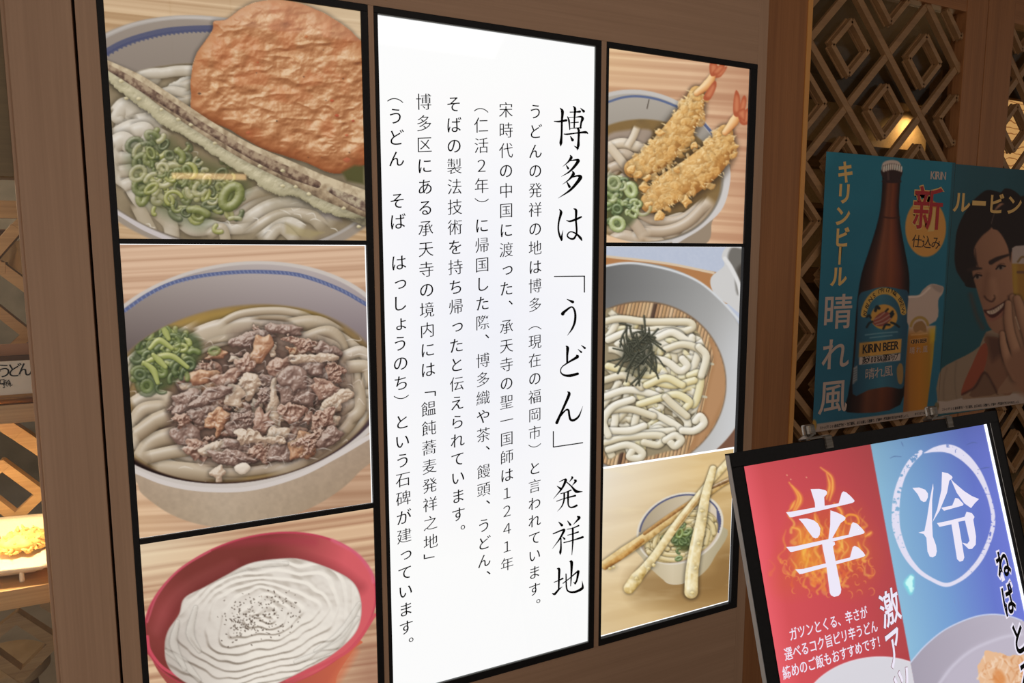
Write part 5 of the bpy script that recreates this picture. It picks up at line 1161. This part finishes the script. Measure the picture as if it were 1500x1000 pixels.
def door(name, x0, xa, xb, x1, z0, zt, k0, k1, lit):
    t = bpy.data.objects.new(name, None); COL.objects.link(t); t.location = ((x0+x1)/2, YD, 0.02); structure(t)
    MB().box(x0, xa, YD-.02, YD+.03, .02, 2.62, .002).out('stile', HONEY['z'], t); MB().box(xb, x1, YD-.02, YD+.03, .02, 2.62, .002).out('stile', HONEY['z'], t)
    MB().box(xa, xb, YD-.018, YD+.028, zt, 2.62, .002).out('top_rail', HONEY['x'], t); MB().box(xa, xb, YD-.018, YD+.028, .02, z0, .002).out('bottom_rail', HONEY['x'], t)
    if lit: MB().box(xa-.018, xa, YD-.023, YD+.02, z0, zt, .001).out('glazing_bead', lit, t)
    lattice(name, t, xa, xb, z0, zt, k0, k1, -11, 1, YD-.010, YD+.004, BAR['x'])
    MB().box(xa, xb, YD+.014, YD+.018, z0, zt).out('glass_pane', M['doorglass'], t)
    return t
beadw = woods('bead_painted_light', lin(206, 142, 72), lin(222, 158, 86), .4)['z']  # light on the bead is put into its colour: paler, more orange wood
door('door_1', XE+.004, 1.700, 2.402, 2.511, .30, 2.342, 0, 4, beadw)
door('door_2', 2.515, 2.664, 3.40, 3.51, .30, 2.342, 5, 10, None)
structure(MB().box(XE, 3.6, YD-.02, YD+.03, 2.62, ZTOP, .002).out('trim_9', HONEY['x']))

# ------------------------------------------------------------------ posters hung on the lattice
GAIN = 2.75
PO = attr_mat('poster_print', 0, rough=.6, spec=.2)
YP = YD-.024
POS = Plane((0, YP, 0), (1, 0, 0), (0, 0, -1))
def inkmat(name, r, g, b, e=None):
    c = tuple(np.clip(s2l(np.array([r, g, b])/255.0)*GAIN, 0, .9))+(1,)
    return mat(name, c, .6, spec=.2)
pc = post()
pa, pb_, pd_ = POS.px(1204, 221.4), POS.px(1196, 633), POS.px(1394.4, 238)
PX0 = float((pa[0]+pb_[0])/2); PXM = float(POS.px(1386, 430)[0]); PZ0 = float(POS.px(1300, 229.6)[1]); PZ1 = float(POS.px(1285, 619)[1]); RZ1 = float(POS.px(1440, 599.5)[1])
pt1 = thing('beer_poster', ((PX0+PXM)/2, YP, -PZ1), 'teal poster of a brown beer bottle and tall glass, hung on lattice door', 'poster', 'posters on the lattice door')
sheet('poster_sheet', POS, PX0, PXM, PZ0, PZ1, pc, PO, pt1, gain=GAIN)
pt2 = thing('beer_poster', (PXM+.32, YP, -RZ1), 'poster of a smiling dark-haired person raising a beer, right of the bottle poster', 'poster', 'posters on the lattice door')
sheet('poster_sheet', POS, PXM+.001, PXM+.62, PZ0+.004, RZ1, pc, PO, pt2, gain=GAIN)
GOLDI, PALEI, BLKI, REDI = inkmat('ink_gold', 142, 114, 70), inkmat('ink_pale', 124, 108, 100), inkmat('ink_black', 26, 26, 28), inkmat('ink_red', 112, 34, 36)
L = []
for ch, c, w, h in (('キ', (1238.3, 251.8), .072, .070), ('リ', (1236.5, 283), .072, .068), ('ン', (1234, 316), .070, .066), ('ビ', (1233, 347.5), .070, .066), ('ル', (1228.4, 404.6), .074, .068)):
    L += put(ch, POS.px(*c), w, h, .034, .030)
a = POS.px(1230, 374); L += [np.array([[a[0]-.005, a[1]-.028], [a[0]+.005, a[1]-.028], [a[0]+.005, a[1]+.028], [a[0]-.005, a[1]+.028]])]
fill('gold_lettering', L, POS, GOLDI, pt1, .0006)
L = []
for ch, c, w, h in (('晴', (1227.2, 456), .134, .116), ('れ', (1223.5, 518), .128, .110), ('風', (1220.3, 580), .134, .116)): L += put(ch, POS.px(*c), w, h, .012, .008)
fill('white_lettering', L, POS, PALEI, pt1, .0006)
L = put('新', POS.px(1359.4, 305), .158, .150, .034, .034); fill('gold_outline', L, POS, GOLDI, pt1, .0006)
fill('red_lettering', put('新', POS.px(1359.4, 305), .158, .150, .012, .008), POS, REDI, pt1, .0011)
fill('oval_lettering', run('仕込み', POS, (1343, 353), (1371, 355.5), .052, .046), POS, BLKI, pt1, .0006)
fill('glass_lettering', latin('KIRIN BEER', POS, (1334, 503.5), (1358, 501), .014, .01, .01), POS, BLKI, pt1, .0006)
L = latin('KIRIN BEER', POS, (1263.6, 517.5), (1316.5, 511), .029, .022, .012) + run('麦芽100%&国産ホップ', POS, (1266, 527.5), (1312.5, 522), .022, .026, ax=.01, ay=.01)
fill('label_lettering', L, POS, BLKI, pt1, .0006); L = []
cen = np.array([POS.px(1294.3, 464)[0], POS.px(1294.3, 464)[1]]); txt = "KIRIN'S ORIGINAL BREW"
for i, ch in enumerate(txt):
    if ch == ' ': continue
    t = math.radians(192+i*156/(len(txt)-1)); c = cen+np.array([.094*math.cos(t), .088*math.sin(t)]); L += put(ch, c+np.array([.002, 0]), .024, .022, rise=(-math.sin(t), math.cos(t)))
fill('arched_lettering', L, POS, BLKI, pt1, .0006)
for nm, L in (('corner_lettering', latin('KIRIN', POS, (1363, 262), (1385.5, 263.2), .026, .03, .015)), ('label_lettering', run('晴れ風', POS, (1274, 547), (1301, 543), .048, .040)), ('glass_lettering', run('晴れ風', POS, (1336, 513), (1355, 511), .028, .026))): fill(nm, L, POS, PALEI, pt1, .0006)
L = run('ストップ！20歳未満飲酒・飲酒運転。お酒は楽しく適量で。妊娠中・授乳期の飲酒はやめましょう。', POS, (1202, 626.5), (1331, 608), .0095, .0115, ax=.02, ay=.02) + run('キリンビール株式会社', POS, (1341, 606.3), (1364, 602.6), .0095, .0115, ax=.02, ay=.02)
fill('notice_lettering', L, POS, BLKI, pt1, .0006)
L = []
for ch, c in (('ル', (1408.6, 296)), ('ビ', (1459, 298.5)), ('ン', (1485.5, 299.8))): L += put(ch, POS.px(*c), .098, .076, .024, .026)
a = POS.px(1434, 297.5); L += [np.array([[a[0]-.038, a[1]-.008], [a[0]+.038, a[1]-.008], [a[0]+.038, a[1]+.008], [a[0]-.038, a[1]+.008]])]
fill('gold_lettering', L, POS, GOLDI, pt2, .0006)
fill('notice_lettering', run('ストップ！20歳未満飲酒・飲酒運転。お酒は楽しく適量で。妊娠中・授乳期の飲酒はやめましょう。', POS, (1381, 599.5), (1493, 588), .0095, .0115, ax=.02, ay=.02), POS, BLKI, pt2, .0006)

# ------------------------------------------------------------------ easel light sign
SC = .8
SP = CAMPOS+(np.array([.8750963, -.57103019, 1.20117781])-CAMPOS)*SC
SGN = Plane(SP, (.99997414, .00719127, 0), (.00201922, -.28078028, -.95976995))
SW, SI0, SI1, ST, SH, SB = .7879*SC, .0266*SC, .7476*SC, .0234*SC, .93, .022
pB = SGN.pt((SW/2, SH))
sg = thing('easel_light_sign', (pB[0], pB[1]+.12, 0.0), 'black framed glowing easel sign, red half and blue half, right foreground', 'sign')
U, Vv, Nn = Vector(SGN.u), Vector(SGN.v), Vector(SGN.n)
def sbar(name, a0, a1, b0, b1, d0, d1, m, bev=.001):
    c = SGN.pt(((a0+a1)/2, (b0+b1)/2), (d0+d1)/2)
    return MB().obox(c, U, Vv, Nn, abs(a1-a0)/2, abs(b1-b0)/2, abs(d1-d0)/2, bev).out(name, m, sg)
sbar('top_bar', 0, SW, 0, ST, -.009, 0, M['black']); sbar('bottom_bar', 0, SW, SH-SB, SH, -.009, 0, M['black'])
sbar('side_bar', 0, SI0, ST, SH-SB, -.009, 0, M['black']); sbar('side_bar', SI1, SW, ST, SH-SB, -.009, 0, M['black'])
sbar('side_edge', -.0010, 0, 0.001, SH, -.0088, -.0012, M['black_edge'], 0)
sbar('back_panel', .004, SW-.004, .004, SH-.004, -.013, -.0091, M['black_satin'])
sbar('light_strip', SI1-.0058, SI1, ST, SH-SB, -.004, -.0022, M['led'], 0)
sbar('light_strip', SI0, SI1, ST, ST+.0009, -.004, -.0022, M['led'], 0)
sbar('seam_line', SI1+.006, SI1+.007, ST, SH-.01, 0, .0004, M['black_edge'], 0)
for s in (.07, SW-.07):
    f = SGN.pt((s, SH), -.0045); k = f[2]/.95977; e = f+np.array(SGN.v)*k
    MB().tube([f, f+(e-f)*.5, e], .011, 12).out('leg', M['black_satin'], sg)
    t0 = SGN.pt((SW/2+(.05 if s < .2 else .22), .30), -.023); MB().tube([t0, (t0[0], t0[1]+.16, t0[2]*.5), (t0[0], t0[1]+.32, 0.0)], .010, 12).out('rear_leg', M['black_satin'], sg)
for a0 in (1203, 1382):   # sheet clips on the top bar
    y0 = 651 if a0 < 1300 else 621
    a = float(SGN.px(a0, y0)[0]); c = SGN.pt((a, -.004), -.008)
    cl = MB(); cl.obox(c, U, Vv, Nn, .022, .0010, .008, .0005); cl.obox(SGN.pt((a+.016, .005), .001), U, Vv, Nn, .007, .009, .0010, .0005); cl.obox(SGN.pt((a-.024, -.007), -.004), (U-Vv*.4).normalized(), (Vv+U*.4).normalized(), Nn, .010, .0010, .008, .0004)
    co = cl.out('clip', M['steel'], sg)
    k0 = SGN.pt((a-.010, -.006), -.010); dv = -np.array(SGN.v)
    MB().tube([k0, k0+dv*.003, k0+dv*.017, k0+dv*.019], [.006, .0095, .0095, .008], 20).out('thumb_screw', M['steel'], co)
SM = attr_mat('sign_print', 1.0)
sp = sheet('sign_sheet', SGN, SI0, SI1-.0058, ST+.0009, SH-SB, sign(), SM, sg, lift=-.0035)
class Off(Plane): pass
SG2 = Plane(SGN.pt((0, 0), -.0035), SGN.u, SGN.v)
WHI = mat('lettering_white', (0.02, 0.02, 0.02, 1), .5, emit=lin(236, 230, 246), estr=1.0); BLK = M['ink']
OUTL = mat('lettering_outline', (0.02, 0.02, 0.02, 1), .5, emit=lin(120, 66, 74), estr=1.0)
def zp(ox, oy, z, L): return [np.array([SG2.px(ox+x/z, oy+y/z) for x, y in p]) for p in L]
hot = zp(1140, 700, 5.555, [[(262, 90), (330, 88), (380, 97), (396, 112), (394, 130), (372, 155), (376, 225), (378, 245), (300, 255), (296, 200)], [(62, 278), (120, 270), (490, 205), (515, 120), (528, 108), (550, 115), (590, 150), (618, 182), (616, 192), (600, 202), (110, 318), (92, 318)], [(165, 332), (230, 328), (285, 342), (320, 370), (340, 410), (335, 460), (318, 485), (300, 490), (280, 482), (240, 430), (200, 372)],
    [(422, 262), (480, 282), (525, 305), (545, 322), (540, 340), (505, 365), (430, 500), (405, 500), (420, 380)], [(62, 560), (130, 555), (570, 460), (592, 375), (605, 358), (640, 372), (680, 412), (700, 438), (690, 452), (110, 600), (95, 600)], [(135, 742), (200, 738), (580, 645), (602, 562), (618, 550), (650, 565), (688, 602), (705, 628), (690, 640), (190, 778), (170, 780)], [(350, 520), (400, 512), (455, 520), (458, 540), (440, 555), (465, 690), (508, 905), (504, 935), (485, 957), (450, 965), (425, 952), (415, 930), (385, 700), (360, 580)]])
cold = zp(1300, 640, 4.545, [[(165, 338), (210, 335), (250, 350), (268, 375), (268, 400), (255, 428), (240, 432), (220, 420), (200, 380)], [(302, 308), (305, 340), (296, 420), (295, 560), (300, 660), (322, 720), (327, 760), (320, 788), (300, 800), (280, 795), (265, 760), (258, 670), (240, 645), (205, 635), (245, 625), (262, 540), (280, 420)], [(362, 232), (400, 240), (428, 260), (432, 272), (410, 290), (395, 370), (345, 490), (297, 568), (330, 480), (358, 350)],
    [(418, 275), (440, 300), (510, 360), (560, 392), (608, 412), (580, 440), (555, 472), (510, 440), (460, 370)], [(357, 470), (430, 455), (450, 405), (470, 408), (505, 445), (500, 455), (375, 490)], [(328, 572), (400, 558), (512, 530), (525, 497), (560, 505), (578, 530), (570, 550), (588, 660), (586, 715), (562, 743), (540, 745), (495, 702), (530, 710), (545, 690), (515, 555), (470, 563), (475, 590), (510, 800), (502, 822), (480, 829), (462, 812), (425, 580), (345, 597)]])
for i, p in enumerate(hot): fill('big_character', [p], SG2, WHI, sp, .0004+.0001*i)
for p in cold: fill('big_character', [p], SG2, WHI, sp, .0004)
L = []
for t, p0, p1 in (('ガツンとくる、辛さが', (1161.6, 928), (1264.8, 896.8)), ('選べるコク旨ピリ辛うどん', (1154.4, 956.8), (1279.8, 917.2)), ('締めのご飯もおすすめです！', (1152, 984.4), (1289.5, 938.2))):
    L += run(t, SG2, p0, p1, .0160, .0185, ax=.014, ay=.006)
fill('small_lettering', L, SG2, WHI, sp, .0005)
VERTS = [('激', (1303, 889), .046, .053), ('ア', (1308.5, 947), .038, .062), ('ツ', (1322, 1003), .042, .056)]
for ch, c, w, h in VERTS:
    fill('brush_character', put(ch, SG2.px(*c), w, h, .026, .026, .16), SG2, OUTL, sp, .0004); fill('brush_character', put(ch, SG2.px(*c), w, h, .014, .014, .16), SG2, WHI, sp, .0008)
for ch, c, w, h in (('ね', (1468.3, 826), .038, .052), ('ば', (1476.3, 877), .036, .054), ('と', (1491.5, 934), .040, .056), ('ろ', (1503, 990), .040, .056)):
    fill('brush_character', put(ch, SG2.px(*c), w, h, .075, .075, .10), SG2, WHI, sp, .0005); fill('brush_character', put(ch, SG2.px(*c), w, h, .026, .026, .10), SG2, BLK, sp, .0010)

# ------------------------------------------------------------------ lit food display left of the post
YG = .04
w1 = MB().box(-1.30, -.235, YG, YG+.006, .45, 2.30).out('window_1', M['glass']); structure(w1)
wood_piece('trim_10', -1.4, -.236, .03, .10, 2.05-.36, ZTOP, woods('olive_header', lin(110, 92, 64), lin(124, 104, 72))['x'])
def ray(x, y, Y):
    d = CW*FPX+CR*(x-750)-CU*(y-500); return CAMPOS+d*((Y-CAMPOS[1])/d[1])
YS = .11; YB = .62
zU1, zU0 = ray(0, 594, YS)[2], ray(0, 621.6, YS)[2]; zL1, zL0 = ray(0, 867, YS)[2], ray(0, 895.6, YS)[2]
sh = tag(MB().box(-1.3, -.172, YS, YB-.04, zU0, zU1, .002).out('display_shelf', SHELF['x']), 'upper pine display shelf carrying the price cards, left of the post', 'shelf', 'pine shelves in the food display')
tag(MB().box(-1.3, -.172, YS, YB-.04, zL0, zL1, .002).out('display_shelf', SHELF['x']), 'lower pine display shelf under the tempura tray, left of the post', 'shelf', 'pine shelves in the food display')
structure(MB().box(-.17, -.15, .101, YB, 0, ZTOP).out('wall_left', M['dimwood'])); structure(MB().box(-1.42, -1.40, .03, YB+.1, 0, ZTOP).out('wall_display', M['dimwood']))
rail = MB().tube([(-1.28, YS+.006, zU1+.006), (-.7, YS+.006, zU1+.006), (-.22, YS+.006, zU1+.006)], .006, 12).out('brass_rail', M['gold'], None, True); tag(rail, 'thin brass rail along the front of the upper display shelf', 'rail')
def card(name, Y, y0, y1, x0, x1, m, label, group):
    zt, zb = ray(30, y0, Y)[2], ray(30, y1, Y)[2]; xr = ray(x1, (y0+y1)/2, Y)[0]; xl = ray(x0, (y0+y1)/2, Y)[0]
    t = thing(name, ((xl+xr)/2, Y, zb), label, 'price card', group)
    MB().box(xl, xr, Y, Y+.004, zb, zt, .0008).out('card', m, t); return t
YC = YS+.02
c1 = card('price_card', YC, 528, 577, -120, 47.5, M['card'], 'white price card standing on the upper display shelf', 'price cards in the food display')
CP = Plane((0, YC, 0), (1, 0, 0), (0, 0, -1))
L = run('ーうどん', CP, (-9, 543.6), (36, 540.7), .026, .030, ax=.012, ay=0)+run('円', CP, (1, 561.5), (8, 561), .016, .020)+run('(税込)', CP, (8, 561), (17.5, 559.8), .0085, .014, ax=.01, ay=.01)
fill('card_lettering', L, CP, M['ink'], c1, .0006)
c2 = card('price_card', YC+.07, 503, 520, -120, 46, M['card_brown'], 'brown price card standing behind the white card', 'price cards in the food display')
MB().box(wloc(c2).x-.09, ray(44, 500, YC+.07)[0], YC+.068, YC+.078, ray(30, 522, YC+.07)[2]-.02, ray(30, 520, YC+.07)[2], .001).out('card_base', M['dimwood'], c2)
# back lattice of the display
LX0, LZ, LP = -.40, .90, .16
bl = bpy.data.objects.new('window_2', None); COL.objects.link(bl); bl.location = (-.8, YB, .05); structure(bl)
def dia(name, pts, Y, w=.010, dp=.03, par=None, m=None, sx=0):
    P = [ray(x, y, Y)+np.array([sx, 0, 0]) for x, y in pts]; b = MB()
    for e_, (a, c) in enumerate(zip(P, P[1:])):
        a, c = a+np.array([0, .0007*e_, 0]), c+np.array([0, .0007*e_, 0]); d = Vector(c-a); l = d.length; d.normalize(); n = Vector((-d.z, 0, d.x)); b.obox((a+c)/2+np.array([0, dp/2, 0]), d, (0, 1, 0), n, l/2+w*.8, dp/2, w, .001)
    return b.out(name, m or SHELF['x'], par)
for SX in (0, -.36, -.72):
    dia('lattice_bar', [(-30, 600), (20, 632), (80, 672)], YB, .017, .03, bl, None, SX); dia('lattice_bar', [(-40, 390), (0, 392), (45, 425)], YB, .014, .03, bl, None, SX); dia('lattice_bar', [(-30, 395), (20, 338), (60, 300)], YB, .014, .03, bl, None, SX)
    dia('diamond_frame', [(-36, 715), (3, 682), (60, 724), (22, 760), (-36, 715)], YB, .012, .03, bl, None, SX); dia('diamond_frame', [(-46, 490), (-8, 452), (40, 490), (0, 528), (-46, 490)], YB, .012, .03, bl, None, SX)
    dia('diamond_frame', [(-30, 948), (24, 906), (80, 942), (30, 992), (-30, 948)], YB, .013, .03, bl, None, SX); dia('diamond_frame', [(66, 886), (100, 906), (140, 880)], YB, .010, .03, bl, None, SX)
MB().box(-1.4, -.172, YB, YB+.03, ZTOP-.35, ZTOP-.02).out('top_rail', SHELF['x'], bl); z_ = ray(20, 312, YB)[2]; MB().box(-1.4, -.172, YB, YB+.03, z_-.012, z_+.03).out('mid_rail', SHELF['x'], bl)
MB().box(-1.4, -.172, YB, YB+.03, .05, .18).out('bottom_rail', SHELF['x'], bl)
# tempura tray
z0 = zL1
P0, P1, P2, P3 = [ray(x, y, YS+.03) for x, y in ((-60, 829), (72, 844), (64, 742), (-60, 730))]
cx = -.42
TL = Vector((-.60, YS+.40, z0+.012))
tr = thing('tempura_tray', (-.43, YS+.2, z0), 'square cream tray of tempura on the lower display shelf', 'tray')
b = MB(); nx, ny = 24, 22; ct, st_ = math.cos(-.16), math.sin(-.16); ctr = Vector((-.425, YS+.205, z0)); V = {}
for i in range(nx+1):
    for j in range(ny+1):
        a, c = (i/nx*2-1), (j/ny*2-1); e = max(abs(a), abs(c)); zz = .006+.030*max(0, (e-.62)/.38)**1.6
        x, y = a*.205, c*.165; V[i, j] = [b.bm.verts.new(ctr+Vector((x*ct-y*st_, x*st_+y*ct, zz+d))) for d in (0, -.0055)]
for i in range(nx):
    for j in range(ny):
        b.bm.faces.new((V[i, j][0], V[i+1, j][0], V[i+1, j+1][0], V[i, j+1][0])); b.bm.faces.new((V[i, j][1], V[i, j+1][1], V[i+1, j+1][1], V[i+1, j][1]))
for i in range(nx):
    for j in (0, ny): b.bm.faces.new((V[i, j][0], V[i, j][1], V[i+1, j][1], V[i+1, j][0]))
for j in range(ny):
    for i in (0, nx): b.bm.faces.new((V[i, j][0], V[i, j][1], V[i, j+1][1], V[i, j+1][0]))
b.out('tray_body', M['cream'], tr, True)
rng = np.random.default_rng(5)
def kakiage(c, rx, ry, h, n, label):
    t = thing('tempura_piece', c, label, 'tempura', 'tempura on the cream tray'); b = MB()
    for k in range(n):
        a, r = rng.uniform(0, 6.28), math.sqrt(rng.uniform()); p = Vector((c[0]+rx*r*math.cos(a), c[1]+ry*r*math.sin(a), c[2]+h*(1-r*r)*rng.uniform(.4, 1.0)))
        q = [p]; d = Vector(rng.normal(0, 1, 3)).normalized()
        for s in range(3): d = (d+Vector(rng.normal(0, .6, 3))).normalized(); q.append(q[-1]+d*rng.uniform(.003, .007))
        for w in q: w.z = max(w.z, c[2]+.002)
        b.tube(q, [rng.uniform(.0015, .003), rng.uniform(.0025, .0045), rng.uniform(.002, .004), .001], 6)
    bmesh.ops.create_icosphere(b.bm, subdivisions=3, radius=1.0, matrix=Matrix.Translation((c[0], c[1], c[2]+h*.40))@Matrix.Diagonal((rx*.93, ry*.93, h*.55, 1)))
    b.out('batter_crust', M['batter'], t, True)
kakiage((-.318, YS+.20, z0+.016), .050, .050, .034, 420, 'clump of crisp golden tempura nearest the post on the tray')
kakiage((-.435, YS+.245, z0+.016), .060, .050, .036, 420, 'clump of crisp golden tempura farther from the post on the tray')
pg = ray(31, 832, YS+.035); tag(MB().tube([(pg[0], pg[1], z0+.0005), (pg[0], pg[1], z0+.004), (pg[0], pg[1], z0+.022), (pg[0], pg[1]+.001, z0+.027)], [.005, .0048, .0042, .0025], 14).out('shelf_peg', M['cream'], None, True), 'small cream peg standing on the lower shelf before the tray', 'peg')
# seen through the display: dining room
fz = 0
structure(MB().box(-8, 9, -6, 7, -.05, 0).out('floor', M['floor']))
structure(MB().box(-8, 9, .16, 7, ZTOP, ZTOP+.1).out('ceiling', M['soffit']))
structure(MB().box(-8, 9, 6.9, 7, 0, ZTOP).out('wall_back', M['slate']))
structure(MB().box(-8.05, -8, .1, 7, 0, ZTOP).out('wall_far_left', M['slate'])); structure(MB().box(9, 9.05, .1, 7, 0, ZTOP).out('wall_far_right', M['slate']))
structure(MB().box(-8, -1.42, .03, .14, 0, ZTOP).out('wall_outer_left', M['dimwood'])); structure(MB().box(3.6, 9, .03, .14, 0, ZTOP).out('wall_outer_right', M['dimwood']))
structure(MB().box(-8, 9, -.01, .16, ZTOP, ZTOP+.5).out('wall_above', M['dimwood']))

# ------------------------------------------------------------------ dining room seen through the lattice doors
YW = 2.05
def band(name, ya, yb, Y0, Y1, m, x0=1.6, x1=5.2, xa=1275, xb=None):
    za, zb = ray(xa, ya, Y0)[2], ray(xa, yb, Y0)[2]
    return structure(MB().box(x0, x1, Y0, Y1, min(za, zb), max(za, zb), .002).out(name, m))
zs0 = ray(1275, 144, 1.86)[2]
structure(MB().box(1.2, 6.5, 1.86, YW+.1, zs0, ZTOP-.001).out('ceiling_soffit', M['soffit']))
structure(MB().box(1.2, 6.5, YW, YW+.08, 0, zs0).out('wall_niche', M['plaster']))
band('trim_11', 214, 250, 1.96, YW, M['dimwood'], 1.2, 6.5); band('trim_12', 300, 308, 1.80, YW, M['dimwood'], 1.2, 6.5); band('trim_13', 392, 412, 1.70, YW, M['dimwood'], 1.2, 6.5); band('trim_14', 520, 600, 1.70, YW, M['dimwood'], 1.2, 6.5)
px0, px1 = ray(1366, 190, 1.5)[0], ray(1392, 190, 1.5)[0]
structure(MB().box(px0, px1, 1.46, 1.54, 0, ZTOP, .003).out('trim_15', M['dimwood']))
lp = ray(1346, 154, 1.94); t = thing('recessed_downlight', (lp[0], 1.94, zs0-.012), 'small bright recessed downlight under the dark soffit behind the lattice', 'lamp')
MB().lathe((lp[0], 1.94, zs0-.010), [(.034, 0), (.046, 0), (.048, .004), (.048, .0095), (.034, .0095)], 28).out('rim', M['dimwood'], t); MB().lathe((lp[0], 1.94, zs0-.012), [(.030, 0), (.033, .002), (.033, .010)], 28).out('lamp_face', M['lampface'], t)
# glowing paper panel with a line drawing beyond the second door
PZ0_, PZ1_ = ray(1490, 149, 1.0)[2], ray(1490, 420, 1.0)[2]; qx0 = ray(1452, 230, 1.0)[0]
t = thing('paper_light_panel', (qx0+.5, 1.0, PZ1_), 'glowing warm paper panel with curved line drawing, seen through right lattice door', 'lamp')
pm = mat('lit_paper', (0.2, 0.15, 0.08, 1), .7, emit=(1, 1, 1, 1), estr=.9); nt = pm.node_tree; wv = nt.nodes.new('ShaderNodeTexWave'); wv.wave_type = 'RINGS'; wv.inputs['Scale'].default_value = 9; wv.inputs['Distortion'].default_value = 5; wv.inputs['Detail'].default_value = 1
cr = nt.nodes.new('ShaderNodeValToRGB'); cr.color_ramp.elements[0].position = .03; cr.color_ramp.elements[0].color = lin(176, 116, 66); cr.color_ramp.elements[1].position = .10; cr.color_ramp.elements[1].color = lin(248, 194, 124)
tcn = nt.nodes.new('ShaderNodeTexCoord'); nt.links.new(tcn.outputs['Object'], wv.inputs[0]); nt.links.new(wv.outputs[0], cr.inputs[0]); nt.links.new(cr.outputs[0], nt.nodes['Principled BSDF'].inputs['Emission Color'])
MB().box(qx0, qx0+1.0, .99, 1.01, PZ1_, PZ0_).out('paper', pm, t); MB().box(qx0-.02, qx0+1.02, 1.011, 1.04, PZ1_-.02, PZ0_+.02).out('backing_frame', M['dimwood'], t); MB().box(qx0+.4, qx0+.44, 1.041, 1.08, 0, PZ1_+.2).out('support_post', M['dimwood'], t)
# things seen through the food display
def stool(x, y, ztop, r, label):
    t = thing('round_stool', (x, y, 0), label, 'stool')
    MB().lathe((x, y, ztop-.05), [(r*.9, 0), (r, .012), (r, .04), (r*.9, .05), (.01, .052)], 40).out('seat', M['beige'], t, True)
    for k in range(4):
        a = math.pi/4+k*math.pi/2; MB().tube([(x+math.cos(a)*r*.7, y+math.sin(a)*r*.7, ztop-.05), (x+math.cos(a)*r*.78, y+math.sin(a)*r*.78, ztop*.5), (x+math.cos(a)*r*.86, y+math.sin(a)*r*.86, 0)], .014, 10).out('leg', M['dimwood'], t)
    return t
st = ray(0, 966, .85); stool(st[0], .85, st[2], .12, 'round beige topped stool behind the food display lattice')
structure(MB().box(-3.0, 1.0, 2.4, 2.5, 0, ZTOP).out('wall_slate', M['slate']))
# hanging cloths
def cloth(xa, xb, ya, yb, Y, m, label, name='hanging_cloth'):
    zt, zb = ray((xa+xb)/2, ya, Y)[2], ray((xa+xb)/2, yb, Y)[2]; x0, x1 = ray(xa, (ya+yb)/2, Y)[0], ray(xb, (ya+yb)/2, Y)[0]; b = MB(); n = 28; W = []
    for i in range(n+1):
        u = i/n; x = x0+(x1-x0)*u; d = .018*math.sin(u*17)+.008*math.sin(u*41+1)
        W.append([b.bm.verts.new((x+.01*math.sin(v*5+u*9), Y+d*(.3+.7*v)+e, zt+(zb-zt)*v)) for e in (0, .003) for v in (0, .25, .5, .75, 1)])
    for i in range(n):
        for j in range(4):
            b.bm.faces.new((W[i][j], W[i][j+1], W[i+1][j+1], W[i+1][j])); b.bm.faces.new((W[i][5+j], W[i+1][5+j], W[i+1][6+j], W[i][6+j]))
    return b
b = cloth(-60, 45, 352, 402, 1.4, M['beige'], ''); cl = tag(b.out('hanging_cloth', M['beige'], None, True), 'pale beige cloth hanging behind the upper display lattice', 'cloth')
zr = ray(10, 345, 1.4)[2]; rd = tag(MB().tube([(cl.location.x-.25, 1.40, zr+.01), (cl.location.x, 1.40, zr+.01), (cl.location.x+.25, 1.40, zr+.01)], .012, 10).out('cloth_rod', M['dimwood'], None, True), 'dark rod the pale beige cloth hangs from', 'rod')
rb = ray(-12, 490, .40); t = tag(MB().lathe((rb[0], .40, zU1), [(.03, 0), (.034, .008), (.055, .02), (.068, .05), (.072, .075), (.069, .075), (.062, .05), (.03, .02), (.005, .018)], 36).out('lacquer_bowl', M['red'], None, True), 'red lacquer bowl behind the price cards on the upper shelf', 'bowl')
bpy.data.objects.remove(_to)

# warm linear pendant over the corridor, mirrored in the acrylic of the upper left photograph
def mirror(x, y, Y):
    p = ray(x, y, .004); d = p-CAMPOS; d[1] = -d[1]; return p+d*((Y-p[1])/d[1])
la, lb = mirror(252, 257, -2.6), mirror(360, 259, -2.6); lm = (la+lb)/2
t = thing('pendant_lamp', tuple(lm), 'warm linear pendant lamp over the corridor, mirrored in the upper left photo', 'lamp')
wt = mat('warm_tube', (0.1, 0.1, 0.1, 1), .5, emit=(1.0, .62, .30, 1), estr=14)
MB().tube([la, (la+lb)/2, lb], .016, 14).out('tube', wt, t)
MB().tube([la+np.array([0, 0, .028]), lm+np.array([0, 0, .028]), lb+np.array([0, 0, .028])], .018, 10).out('housing', M['black_satin'], t)
for q in (la*.9+lb*.1, la*.1+lb*.9): MB().tube([(q[0], q[1], q[2]+.04), (q[0], q[1], (q[2]+3.4)/2), (q[0], q[1], 3.4)], .003, 6).out('suspension_wire', M['black_satin'], t)
structure(MB().box(-3, 6, -3.0, -.02, 3.4, 3.46).out('ceiling_corridor', mat('corridor_ceiling', lin(214, 206, 196), .8)))
